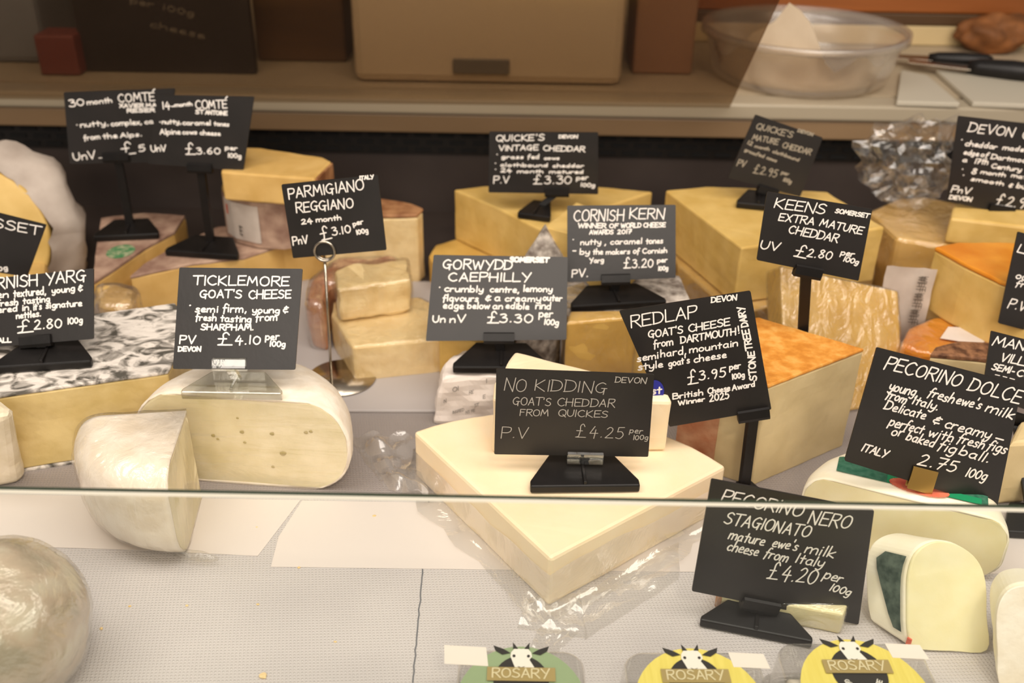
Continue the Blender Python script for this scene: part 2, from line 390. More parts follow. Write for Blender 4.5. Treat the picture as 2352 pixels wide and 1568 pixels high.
# ------------------------------------------------------------------ handwriting: a single-line pen alphabet
G = {
'A': (7, '0,0 3.6,10 7,0|1.2,3.6 6,3.6'), 'B': (6.5, '0,0 0,10|~0,10 5,9.3 4.6,6 0,5.3|~0,5.3 6.3,4.8 6,.6 0,0'),
'C': (7, '~6.5,8.6 4,10 1,8 0,5 1,2 4,0 7,1.4'), 'D': (7, '0,0 0,10|~-.8,10 5,9 7,5 5,1 -.6,0'),
'E': (6, '6.2,10 0,9.8 0,0 6.2,.2|0,5.1 5.2,5.1'), 'F': (6, '0,-.5 0,10 6,10|0,5.5 4.6,5.5'),
'G': (7.5, '~6.5,8.8 4,10 1,8 0,5 1,2 3.6,.8 5.6,2 6.2,5|4,4.8 7.8,4.8|6.2,4.8 6,-.8'),
'H': (7, '0,0 0,10|6.6,-.5 6.6,10|-1,5 7,5'), 'I': (1, '0.5,0 0.5,10'), 'J': (5, '~4,10 4,2 2,0 0,1.5'),
'K': (6.5, '0,0 0,10|6,10 0,4.6 6.8,-.5'), 'L': (5.5, '0,10 0,0 6,.2'),
'M': (8.5, '0,0 1.2,10 4.2,3 7.2,10 8.6,0'), 'N': (7, '0,0 0,10 6.4,-.5 6.8,10.5'),
'O': (7.5, '~3.5,10 1,8.4 0,5 1,1.4 3.8,0 6.6,1.6 7.4,5 6.4,8.6 3.5,10'),
'P': (6, '0,-.5 0,10|~0,10 5.6,9.6 6,6.6 4,4.9 0,4.8'),
'Q': (7.5, '~3.5,10 1,8.4 0,5 1,1.4 3.8,0 6.6,1.6 7.4,5 6.4,8.6 3.5,10|4.4,2.6 7.6,-1.2'),
'R': (6.5, '0,-.3 0,10|~0,10 5.6,9.6 5.8,6.8 4,5.2 0,5|2.4,5 7,-.6'),
'S': (6.2, '~6,8.6 3.5,10 .8,8.5 1.2,6.2 5,4.4 6,2 3.4,0 -.3,1.2'), 'T': (7, '-.5,10 8,10.2|3.6,10 3.4,0'),
'U': (6.5, '~0,10 .2,3 3,0 6,2.6 6.4,10'), 'V': (7, '0,10 3.4,0 7,10.4'), 'W': (10, '0,10 2.5,0 5,8.4 7.5,0 10,10'),
'X': (6.5, '0,0 6.5,10|0,10 6.5,0'), 'Y': (7, '0,10 3.6,5|7.4,10.3 2.6,-1'), 'Z': (6.5, '0,10 6.4,10 0,0 6.5,0'),
'a': (5.4, '~4.6,4.6 2.6,5.6 .4,4 .4,1.4 2.2,.1 4.2,1.4 4.6,5.2|~4.6,5.2 4.6,1 5.4,.1'),
'b': (5, '0,10.4 0,0|~0,3.6 2.6,5.6 4.8,3.4 4,.6 2,-.1 0,.8'), 'c': (4.4, '~4.4,4.8 2.6,5.6 .4,4 .3,1.6 2.2,0 4.6,.8'),
'd': (5.4, '~4.6,4.6 2.6,5.6 .4,4 .4,1.4 2.2,.1 4.2,1.4|4.7,10.4 4.7,0'),
'e': (4.6, '~.4,2.8 4.2,3.4 3.4,5.4 1.4,5.2 .2,2.8 1.2,.4 4.8,.6'), 'f': (3.6, '~4.4,9.6 2.8,10.2 1.6,8 1.4,3 1,-2|0,5.2 3.8,5.4'),
'g': (5.2, '~4.6,4.8 2.6,5.6 .4,4 .5,1.6 2.4,.4 4.6,2|~4.7,5.4 4.7,0 3.4,-3.2 .4,-2.6'),
'h': (5, '0,10.4 0,0|~0,3.4 2.4,5.6 4.4,4.4 4.6,0'), 'i': (1, '0.5,5.4 0.5,0|.4,7.8 .7,8.2'), 'j': (2.4, '~2,5.4 2,-1 .4,-3|2,7.8 2.2,8.2'),
'k': (4.6, '0,10.4 0,0|4.2,5.6 0,2.4 4.6,-.2'), 'l': (1, '.5,10.4 .5,0'),
'm': (8, '0,5.4 0,0|~0,3.6 2,5.6 3.6,4.6 3.8,0|~3.8,3.6 5.8,5.6 7.6,4.6 7.9,0'), 'n': (4.8, '0,5.4 0,0|~0,3.6 2.4,5.6 4.4,4.6 4.7,0'),
'o': (5, '~2.4,5.6 .4,4.2 .3,1.4 2.4,0 4.6,1.4 4.6,4.2 2.4,5.6'), 'p': (5, '0,5.6 0,-3.2|~0,3.8 2.6,5.6 4.8,3.6 4,.8 2,.2 0,1'),
'q': (5, '~4.6,4.6 2.6,5.6 .4,4 .4,1.4 2.2,.3 4.4,1.6|4.7,5.4 4.7,-3'), 'r': (3.6, '0,5.4 0,0|~0,3.2 1.6,5.2 3.8,5.2'),
's': (4, '~3.9,4.8 2.2,5.6 .6,4.4 1.4,3.2 3.4,2.2 3.4,.6 1.6,0 -.2,.6'), 't': (3.6, '1.8,8.6 1.7,0|-.2,5.4 4,5.6'),
'u': (4.8, '~0,5.4 .2,1.4 2,0 4,1.4 4.5,5.4|4.5,5.4 4.8,0'), 'v': (4.6, '0,5.4 2.2,0 4.6,5.6'), 'w': (7, '0,5.4 1.8,0 3.6,4.6 5.2,0 7,5.5'),
'x': (4.4, '0,5.4 4.4,0|4.4,5.6 0,0'), 'y': (4.8, '~0,5.4 .4,2 2.4,1 4.4,2.6|~4.6,5.5 4.4,0 2.8,-3.2 .2,-2.6'), 'z': (4.4, '0,5.4 4.2,5.4 0,0 4.6,0'),
'0': (5.6, '~2.6,8.4 .4,6.4 .2,2.4 2.6,0 5,2 5.2,6.2 2.6,8.4'), '1': (1.4, '.8,8.6 .7,0'), '2': (5.2, '~.4,7 2.4,8.6 4.4,7.2 3.6,4.4 0,.2|0,.2 5.4,.3'),
'3': (5, '~.4,8 3,8.6 4.4,7 2,4.9|~2,4.9 5,4 4.6,.8 2.4,-.2 0,.8'), '4': (5.4, '2.8,8.6 0,3 5.6,3.2|3.8,6 3.4,-1'),
'5': (5, '4.8,8.6 1,8.4 .6,5|~.6,5 3.4,5.2 4.8,2.6 2.8,-.1 0,.6'), '6': (5, '~4,8.6 1.4,6 .3,2.4 2.4,0 4.7,1.8 3.4,4.4 .6,3'),
'7': (5, '0,8.4 5,8.4 1.6,0|1,4.2 4.8,4.4'), '8': (5, '~4.4,7.4 2.4,8.6 .6,7 2.4,4.7 4.8,2.2 2.4,0 .2,1.8 2.4,4.7 4.4,7.4'),
'9': (5, '~4.4,6.6 2.4,4.6 .4,6.2 1.8,8.4 4.2,7.6 4.6,5|~4.6,7 4.4,3 3,-.4'),
'$': (7.5, '~5.6,8.6 4.2,10.6 2.6,9 2.8,5 2.2,.6|.2,0 7.4,0|2.2,.6 .4,0|.2,5.2 4.4,5.2'),   # pound sign
'.': (1.6, '.6,.2 1,.5'), ',': (1.8, '1.2,.8 .4,-1.6'), '-': (4.6, '.6,3.4 4,3.4'), '_': (4.6, '0,-.6 4.6,-.6'), "'": (1.4, '.8,10.6 .6,8.2'), '!': (1.6, '.8,10.4 .8,3|.7,.2 .9,.6'),
'&': (5, '~4.6,6.4 2,6.6 1.2,5 3.4,4.2 .6,3.2 1,.6 4.6,.8|2.6,8 2.4,6.8|2.3,.2 2.2,-1.2'), '*': (1.8, '.6,4 1,4.3'),
'^': (6, '6.2,10 0,9.8 0,0 6.2,.2|0,5.1 5.2,5.1|4.6,12 7.4,14.4'), ' ': (3.6, ''),
}
def strokes(ch):
    out = []
    for s in G[ch][1].split('|'):
        if not s: continue
        cur = s[0] == '~'
        pts = [tuple(map(float, q.split(','))) for q in s.lstrip('~').split()]
        if cur and len(pts) > 2:
            P = [pts[0]] + pts + [pts[-1]]; res = []
            for i in range(1, len(P) - 2):
                p0, p1, p2, p3 = P[i - 1], P[i], P[i + 1], P[i + 2]
                for k in range(4):
                    t = k / 4
                    res.append(tuple(.5 * (2 * b + (c - a) * t + (2 * a - 5 * b + 4 * c - d) * t * t + (3 * b - a - 3 * c + d) * t ** 3) for a, b, c, d in zip(p0, p1, p2, p3)))
            res.append(pts[-1]); pts = res
        out.append(pts)
    return out
def write(bm, text, o, u, v, height, length, wid, nrm, rng, jitter=.03, slant=.08):
    """pen strokes for text from o along u (fitted to length), letters rising along v"""
    gap = 1.9
    tot = sum(G[c][0] for c in text) + gap * (len(text) - 1)
    sx = length / tot; sy = height / 10.0; x = 0.0
    cnt = [0]
    def ribbon(pts):
        cnt[0] += 1; lift = nrm * (1.2e-5 * (cnt[0] % 7))
        W = [o + lift + u * (px * sx + py * sy * slant) + v * (py * sy) for px, py in pts]
        for i in range(len(W) - 1):
            d = W[i + 1] - W[i]
            if d.length < 1e-7: continue
            d.normalize(); s = nrm.cross(d) * (wid / 2)
            e_ = nrm * (3e-6 * (i % 3))
            bm.faces.new([bm.verts.new(q + e_) for q in (W[i] - s, W[i + 1] - s, W[i + 1] + s, W[i] + s)])
        for p in [q - nrm * 5e-6 for q in W]:
            s0 = u * (wid / 2); s1 = v * (wid / 2)
            bm.faces.new([bm.verts.new(p + s0 * math.cos(math.pi * k / 3) + s1 * math.sin(math.pi * k / 3)) for k in range(6)])
    for ch in text:
        dy = rng.uniform(-1, 1) * 10 * jitter; dx = rng.uniform(-1, 1) * 6 * jitter; sc = 1 + rng.uniform(-1, 1) * jitter * 1.6
        for st in strokes(ch): ribbon([(x + dx + px * sc, dy + py * sc) for px, py in st])
        x += G[ch][0] + gap

# ------------------------------------------------------------------ price cards and their holders
def round_corners(q, r):
    out = []
    n = len(q)
    for i in range(n):
        p, a, b = q[i], q[i - 1], q[(i + 1) % n]
        da = (a - p).normalized(); db = (b - p).normalized()
        s, e = p + da * r, p + db * r
        for k in range(4):
            t = k / 3; out.append((1 - t) ** 2 * s + 2 * t * (1 - t) * p + t * t * e)
    return out
def price_card(label, corners, at, tilt, yaw, lines, ink='ink', stroke=4.2, r=.0012, seed=1):
    """corners: TL TR BR BL in the photo; at: a world point the card passes through"""
    n = Vector((math.sin(rad(yaw)) * math.cos(rad(tilt)), -math.cos(rad(yaw)) * math.cos(rad(tilt)), math.sin(rad(tilt))))
    n.normalize()
    q = [PPL(x, y, at, n) for x, y in corners]
    u = ((q[1] - q[0]) + (q[2] - q[3])).normalized(); v = n.cross(u).normalized()
    base = (q[2] + q[3]) / 2
    t = thing('price_card', label, 'price card', base)
    ring = round_corners(q, r)
    obj('card', bm_prism(ring, [p - n * .0012 for p in ring], 0), 'card', t)
    bm = bmesh.new(); rng = random.Random(seed)
    off = n * .00025
    for L in lines:
        text, x0, y0, x1, y1, h = L[:6]
        wpx = L[6] if len(L) > 6 else stroke * .92
        if text == 'per': h *= .82; y0 -= 3; y1 -= 3
        elif text == '100g': h *= .78; y0 += 1; y1 += 1
        elif text[0].islower() or (len(text) > 1 and text[1].islower()): h *= .70
        elif text[0] != '$' and not text[0].isdigit(): h *= .84
        a = PPL(x0, y0, at, n); b = PPL(x1, y1, at, n)
        uu = (b - a); ln = uu.length; uu.normalize(); vv = n.cross(uu).normalized()
        dx, dy = (x1 - x0), (y1 - y0); m = math.hypot(dx, dy)
        up = PPL(x0 + h * dy / m, y0 - h * dx / m, at, n)
        write(bm, text, a + off, uu, vv, (up - a).length, ln, wpx * ln / m, n, rng)
    o = obj('handwriting', bm, ink, t)
    return t, q, u, v, n

def holder(label, fl, fr, z, clip, clip_px, at, u, v, n, mat='black', depth=.030, post_w=.0075, name='card_holder', group=None, base_t=1.0):
    """desk-top card holder: chamfered foot, rib, post and a grooved clip bar along the card's lower edge"""
    A, B = PZ(*fl, z), PZ(*fr, z)
    e = (B - A); W = e.length; e.normalize(); d = Vector((-e.y, e.x, 0)); mid = (A + B) / 2
    t = thing(name, label, 'card holder', mid, group)
    h0, h1 = .0062 * base_t, .0090 * base_t
    ring = [(-.5 * W, 0), (.5 * W, 0), (.5 * W, .16 * depth), (.27 * W, depth), (-.27 * W, depth), (-.5 * W, .16 * depth)]
    top = [mid + e * x + d * y + Vector((0, 0, h0 + (h1 - h0) * y / depth)) for x, y in ring]
    bot = [mid + e * x + d * y + Vector((0, 0, .0003)) for x, y in ring]
    obj('foot', bm_prism(top, bot, .0011), mat, t)
    c = PPL(*clip, at, n)
    foot_top = mid + d * depth * .72 + Vector((0, 0, h1 * .7))
    rot = Matrix((e, d, Vector((0, 0, 1)))).transposed()
    obj('rib', bm_box(mid + d * depth * .36 + Vector((0, 0, h0 + .0012)), (.0022, depth * .66, .0030), rot, .0004), mat, t)
    # post
    bm = bmesh.new()
    pt = c - v * .002 - n * .002
    pw, pd = post_w / 2, .0022
    vs = []
    for p in (foot_top, pt):
        vs.append([bm.verts.new(p + e * sx * pw + d * sy * pd) for sx, sy in ((-1, -1), (1, -1), (1, 1), (-1, 1))])
    for i in range(4): bm.faces.new((vs[0][i], vs[0][(i + 1) % 4], vs[1][(i + 1) % 4], vs[1][i]))
    bm.faces.new(vs[0]); bm.faces.new(vs[1])
    obj('post', bm, mat, t)
    # grooved clip bar: a U of front lip, floor, back lip swept along the card edge
    l = (PPL(clip[0] + clip_px, clip[1], at, n) - PPL(clip[0] - clip_px, clip[1], at, n)).length
    prof = [(-.0030, -.0042), (.0028, -.0042), (.0036, -.002), (.0034, .0040), (.0016, .0048), (.0004, .0036), (.0004, -.0008), (-.0016, -.0008), (-.0016, .0030), (-.0030, .0030)]
    bm = bmesh.new(); R = []
    for s in (-.5, .5): R.append([bm.verts.new(c + u * s * l + n * a + v * b) for a, b in prof])
    k = len(prof)
    for i in range(k): bm.faces.new((R[0][i], R[0][(i + 1) % k], R[1][(i + 1) % k], R[1][i]))
    bm.faces.new(R[0]); bm.faces.new(R[1][::-1])
    return t, bm

def card_set(label, hlabel, corners, fl, fr, z, clip, clip_px, lines, tilt=6, yaw=0, ink='ink', stroke=4.2, mat='black', clipmat=None, depth=.030, post=None, seed=1, atY=None):
    A, B = PZ(*fl, z), PZ(*fr, z); e = (B - A).normalized(); d = Vector((-e.y, e.x, 0))
    Y = atY if atY else ((A + B) / 2 + d * depth * .72).y
    at = PY(*clip, Y - .001)
    t, q, u, v, n = price_card(label, corners, at, tilt, yaw, lines, ink, stroke, seed=seed)
    h, clipbm = holder(hlabel, fl, fr, z, clip, clip_px, at, u, v, n, mat, depth, post or .0075)
    o = obj('clip', clipbm, clipmat or mat, h)
    if clipmat: o['label'] = 'clear plastic clip'
    return t, h

# ------------------------------------------------------------------ the case
def deck():
    bm = bmesh.new(); box(bm, Vector((0, .66, -.01)), (2.2, .9, .02))
    struct(obj('floor', bm, 'liner'))
    # joint between two liner sheets
    a, b = PZ(985, 1150, 0), PZ(948, 1568, 0)
    bm = bmesh.new(); s = Vector((.00045, 0, 0)); pts = []
    k = 40
    for i in range(k + 1):
        p = a.lerp(b, i / k) + Vector((noise.noise(Vector((i * .9, 0, 0))) * .0007, 0, .0002)); pts.append(p)
    L = [(bm.verts.new(p - s), bm.verts.new(p + s)) for p in pts]
    for i in range(k): bm.faces.new((L[i][0], L[i + 1][0], L[i + 1][1], L[i][1]))
    struct(obj('trim_1', bm, 'seam'))
    # liner again in a darker grey: shading of the rear put into its colour
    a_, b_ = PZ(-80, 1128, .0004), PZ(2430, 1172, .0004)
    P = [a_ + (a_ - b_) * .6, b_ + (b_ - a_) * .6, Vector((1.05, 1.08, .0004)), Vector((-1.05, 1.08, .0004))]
    bm = bmesh.new(); bm.faces.new([bm.verts.new(p) for p in P]); struct(obj('trim_7', bm, 'shadedliner'))
    P = [Vector((-1.05, .90, .0007)), Vector((1.05, .90, .0007)), Vector((1.05, 1.085, .0007)), Vector((-1.05, 1.085, .0007))]  # dark strip painting the shadow on the rear deck
    bm = bmesh.new(); bm.faces.new([bm.verts.new(p) for p in P]); struct(obj('trim_shade', bm, 'darkwall'))
    # dark rear lining with two rows of air slots
    struct(obj('wall_back', bm_box((0, 1.095, .05), (2.2, .02, .10)), 'darkwall'))
    bm = bmesh.new(); box(bm, Vector((0, 1.083, .0865)), (2.2, .004, .027))
    struct(obj('trim_2', bm, 'grille'))
    bm = bmesh.new()
    for row in range(3):
        for i in range(-40, 41):
            box(bm, Vector((i * .026 + (row % 2) * .013, 1.0805, .078 + row * .0085)), (.018, .002, .0042))
    struct(obj('trim_3', bm, 'slot'))
    struct(obj('trim_4', bm_box((0, 1.078, .1135), (2.2, .03, .021), None, .002), 'railwood'))
    struct(obj('trim_5', bm_box((0, 1.076, .134), (2.2, .034, .018), None, .003), 'rail'))
    struct(obj('trim_6', bm_box((0, 1.49, .128), (3.0, .78, .03)), 'worktop'))
    # shop wall behind
    struct(obj('wall_rear', bm_box((0, 2.6, .3), (5.0, .05, 1.6)), 'room'))
    # outer shop floor so nothing hangs over nothing
deck()

def front_glass():
    # sloping front pane; its polished top edge crosses the view
    l = PY(-60, 1121, .36); r_ = PY(2412, 1166, .36)
    l, r_ = l + (l - r_) * .65, r_ + (r_ - l) * .65
    sl = rad(70)
    dn = Vector((0, -math.cos(sl), -math.sin(sl))); nn = Vector((0, -math.sin(sl), math.cos(sl)))
    t = thing('window_1', 'low sloping glass pane along the front of the cheese counter', 'glass pane', (l + r_) / 2)
    th = .0032
    ext = .26
    def slab(a0, a1, thick, up):
        bm = bmesh.new()
        ring = [l + dn * a0, r_ + dn * a0, r_ + dn * a1, l + dn * a1]
        a = [bm.verts.new(p + nn * up) for p in ring]; b = [bm.verts.new(p + nn * (up - thick)) for p in ring]
        bm.faces.new(a); bm.faces.new(b[::-1])
        for i in range(4): bm.faces.new((a[i], b[i], b[(i + 1) % 4], a[(i + 1) % 4]))
        return bm
    obj('glass', slab(.0022, ext, th, 0), 'glass', t)
    o = obj('polished_edge', slab(-.0001, .0004, th, 0), 'glassedge', t); o['label'] = 'dark green polished top edge'
    o = obj('bevel', slab(.0004, .0022, th * .6, 0), 'glassbevel', t); o['label'] = 'pale bevelled strip below the edge'
    t['kind'] = 'structure'
    for k in ('label', 'category'): del t[k]
front_glass()

# ------------------------------------------------------------------ behind the case
def rear_glass():
    b1 = PY(1674, 243, 1.0645); l1 = PY(-80, 222, 1.0645)
    d1 = (b1 - CAM).dot(FW)
    t1 = CAM + ray(1786, 0) * (d1 * .80)
    off = t1 - b1
    t2 = b1 + off * 1.25; l2 = l1 + off * 1.25
    n = (b1 - l1).cross(t2 - b1).normalized()
    ring = [b1, t2, l2, l1]
    t = obj('window_2', bm_prism(ring, [p + n * .004 for p in ring], 0), 'rearglass'); struct(t)
rear_glass()
WZ = .143
def rear_things():
    # tub
    c = PZ(1890, 243, WZ); c = Vector((c.x, c.y + .116, WZ + .0008))
    R = .112; H = .052
    t = thing('plastic_tub', 'round frosted plastic tub on the counter behind the case', 'tub', c)
    pr_ = [(0, 0), (R * .84, 0), (R * .90, .006), (R * .93, .02), (R * .985, H - .004), (R * 1.03, H), (R * 1.03, H + .004), (R * .97, H + .004), (R * .955, H - .01), (R * .90, .02), (R * .86, .008), (0, .003)]
    obj('tub_body', lathe(pr_, c, 64), 'tubplastic', t, smooth=True)
    obj('rim', lathe([(R * 1.005, H - .002), (R * 1.05, H - .002), (R * 1.05, H + .006), (R * 1.005, H + .006), (R * 1.005, H - .002)], c, 64), 'tubplastic', t, smooth=True)
    # paper lining standing in the tub
    pl = []
    for k in range(9):
        row = []
        for i in range(25):
            a = rad(170 + 160 * i / 24); f = k / 8
            hh = H * .62 + .008 * math.sin(i * 1.1)
            hh += max(0, .066 * (1 - abs(i - 11) / 4.5))
            r = R * (.80 + .10 * f + .03 * noise.noise(Vector((i * .4, k * .3, 0))))
            row.append(c + Vector((r * math.cos(a), r * math.sin(a), .006 + hh * f)))
        pl.append(row)
    o = sheet(pl, 'tubpaper', 'paper_liner', None); tag(o, 'folded cream paper standing inside the frosted tub', 'paper')
    # white boards, knife, bread
    def slab(name, label, cat, px, z0, z1, mat):
        P = [PZ(x, y, z1) for x, y in px]
        o = obj(name, bm_prism(P, flat(P, z0), .001), mat); tag(o, label, cat); return o
    slab('cutting_board', 'small pale board beside the frosted tub on the rear counter', 'board', [(2060, 232), (2205, 236), (2130, 172), (2070, 160)], WZ + .0006, WZ + .006, 'boardwhite')
    slab('cutting_board', 'larger pale board at the right edge of the rear counter, under the knife', 'board', [(2235, 234), (2480, 244), (2480, 180), (2150, 160)], WZ + .0006, WZ + .006, 'boardwhite')
    def knife(label, a, b, hw):
        t = thing('knife', label, 'knife', (a + b) / 2)
        d = (b - a).normalized(); s = d.cross(Vector((0, 0, 1))).normalized()
        m = a.lerp(b, .45)
        bm = bm_prism([a + s * .006, m + s * .012, m - s * .012, a - s * .012], [p - Vector((0, 0, .002)) for p in (a + s * .006, m + s * .012, m - s * .012, a - s * .012)], .0005)
        obj('blade', bm, 'steel', t)
        bm = bmesh.new(); tube(bm, [m - d * .004, m.lerp(b, .1), m.lerp(b, .5), m.lerp(b, .9), b], [hw * .7, hw, hw * 1.15, hw, hw * .6], 12); obj('handle', bm, 'black', t, smooth=True)
    knife('black-handled knife lying on the pale boards at the top right', PZ(2085, 140, WZ + .012), PZ(2420, 172, WZ + .016), .0105)
    knife('second black-handled knife lying nearer the tub', PZ(2030, 128, WZ + .010), PZ(2280, 140, WZ + .016), .0075)
    c = PZ(2300, 132, WZ) + Vector((0, .03, .024))
    bm = bmesh.new(); bmesh.ops.create_icosphere(bm, subdivisions=4, radius=1)
    for v in bm.verts:
        p = v.co.copy(); v.co = c + Vector((p.x * .048, p.y * .030, max(p.z, -.9) * .024)) * (1 + .28 * noise.noise(p * 2.0))
    o = obj('bread_loaf', bm, 'bread', None, True); tag(o, 'rough brown crusty loaf behind the black knives at the top right', 'bread')
    # cream back board, dark ledge and wooden shelf edge behind the tub
    xl, xr = PY(1500, 80, 1.34).x, PY(2600, 80, 1.34).x
    xc, wd = (xl + xr) / 2, xr - xl
    o = obj('splash_board', bm_box((xc, 1.345, WZ + .0130), (wd, .02, .0250), None, .002), 'boardcream'); tag(o, 'long cream board along the back of the rear counter, behind the tub', 'board')
    o = obj('ledge', bm_box((xc, 1.352, WZ + .0335), (wd, .034, .0150), None, .002), 'darkwood'); tag(o, 'dark wooden ledge on top of the cream board', 'ledge')
    o = obj('shelf', bm_box((xc, 1.36, WZ + .0665), (wd, .05, .0500), None, .003), 'wood'); tag(o, 'orange-brown wooden shelf edge at the top right', 'shelf')
    # made-up things behind the tinted glass, in place of the shapes reflected in it
    def stand(name, label, cat, x0, x1, y, depth, h, mat, bev=.003):
        l, r = PY(x0, 200, y), PY(x1, 200, y)
        o = obj(name, bm_box(((l.x + r.x) / 2, y + depth / 2, WZ + h / 2 + .0005), (r.x - l.x, depth, h), None, bev), mat); tag(o, label, cat); return o
    l, r = PY(815, 205, 1.115), PY(1425, 215, 1.115)
    cx, wd = (l.x + r.x) / 2, (r.x - l.x)
    t = thing('reflected_scale', 'made-up beige scale with grey display, for a reflection in the tinted glass', 'scale', (cx, 1.195, WZ))
    obj('housing', bm_box((cx, 1.195, WZ + .093), (wd, .16, .185), None, .010), 'beige', t)
    dl, dr = PY(1040, 152, 1.112), PY(1170, 154, 1.112)
    obj('display', bm_box(((dl.x + dr.x) / 2, 1.1135, dl.z), (dr.x - dl.x, .005, .016), None, .001), 'greydisp', t)['label'] = 'grey display'
    stand('reflected_box', 'made-up brown box for a reflection, between the beige scale and the frosted tub', 'box', 1450, 1585, 1.17, .10, .17, 'brownbox')
    stand('reflected_box', 'made-up dark wooden box for a reflection, between the chalkboard and the beige scale', 'box', 600, 800, 1.20, .10, .15, 'darkwood')
    l, r = PY(200, 190, 1.14), PY(590, 190, 1.14)
    t = thing('chalkboard', 'made-up chalkboard with faint writing, for a reflection in the tinted glass at the left', 'chalkboard', ((l.x + r.x) / 2, 1.14, WZ))
    obj('board', bm_box(((l.x + r.x) / 2, 1.146, WZ + .1005), (r.x - l.x, .012, .20), None, .001), 'chalkboard', t)
    bm = bmesh.new(); rg = random.Random(9)
    for k, s in enumerate(['nutty', 'caramel tones', 'per 100g', 'cheese']):
        write(bm, s, Vector((l.x + .03 + .018 * k, 1.1396, WZ + .130 - k * .026)), Vector((.98, 0, -.2)).normalized(), Vector((.2, 0, .98)).normalized(), .007, .03 + .005 * len(s), .0007, Vector((0, -1, 0)), rg)
    obj('faint_writing', bm, 'dimink', t)
    stand('crate', 'made-up grey-blue plastic crate for a reflection in the tinted glass at the far left', 'crate', -120, 120, 1.17, .12, .17, 'greyblue', .008)
    stand('crate', 'made-up dark red crate for a reflection in the tinted glass, left of the chalkboard', 'crate', 100, 190, 1.12, .04, .045, 'oxblood')
rear_things()

# ------------------------------------------------------------------ cheeses
def centre(pts): return sum(pts, Vector()) / len(pts)
def block(label, top_px, z1, z0, mat, rind=None, rt=.0035, bevel=.0015, bot=None, rough=.0006, wrap=None, wgrow=.0011, wz=None, name='cheese_wedge', cat='cheese', rindlabel=None, side=None, bottom_rind=False, freq=60, cell=.006, pastename='paste'):
    """cut cheese: top outline in the photo at height z1, standing down to z0"""
    T = top_px if isinstance(top_px[0], Vector) else poly_xy(top_px, z1)
    Bt = flat(T, z0) if bot is None else (bot if isinstance(bot[0], Vector) else poly_xy(bot, z0))
    t = thing(name, label, cat, Vector((centre(Bt).x, centre(Bt).y, z0)))
    zt = z1 - (rt if rind else 0); zb = z0 + (rt if bottom_rind else 0)
    f = (zt - z0) / (z1 - z0); g = (zb - z0) / (z1 - z0)
    Tp = [b.lerp(a, f) for a, b in zip(T, Bt)]; Bp = [b.lerp(a, g) for a, b in zip(T, Bt)]
    obj(pastename, rough_up(bm_prism(Tp, Bp, bevel), rough, freq, cell), mat, t, smooth=False)
    if rind:
        T2, P2 = grow(T, .0004), grow(Tp, .0004)
        o = obj('rind', rough_up(bm_prism(T2, P2, min(bevel, rt * .4)), rough * .8, freq * 1.3, cell, 3), rind, t)
        if rindlabel: o['label'] = rindlabel
    if bottom_rind:
        o = obj('rind', rough_up(bm_prism(grow(Bp, .0004), grow(Bt, .0004), rt * .3), rough * .8, freq * 1.3, cell, 5), rind, t)
    if wrap:
        W = [p + Vector((0, 0, .0010)) for p in grow(T, wgrow)]; V = [p + Vector((0, 0, .0004)) for p in grow(Bt, wgrow)]
        bmw = rough_up(bm_prism(W, V, bevel + .0008), .0007, 110, .005, 9)
        obj('cling_film', bmw, wrap, t, smooth=True)
    return t
def wave(p, amp, f, s=0): return p + Vector((0, 0, abs(noise.noise(p * f + Vector((s, 0, 0)))) * amp))

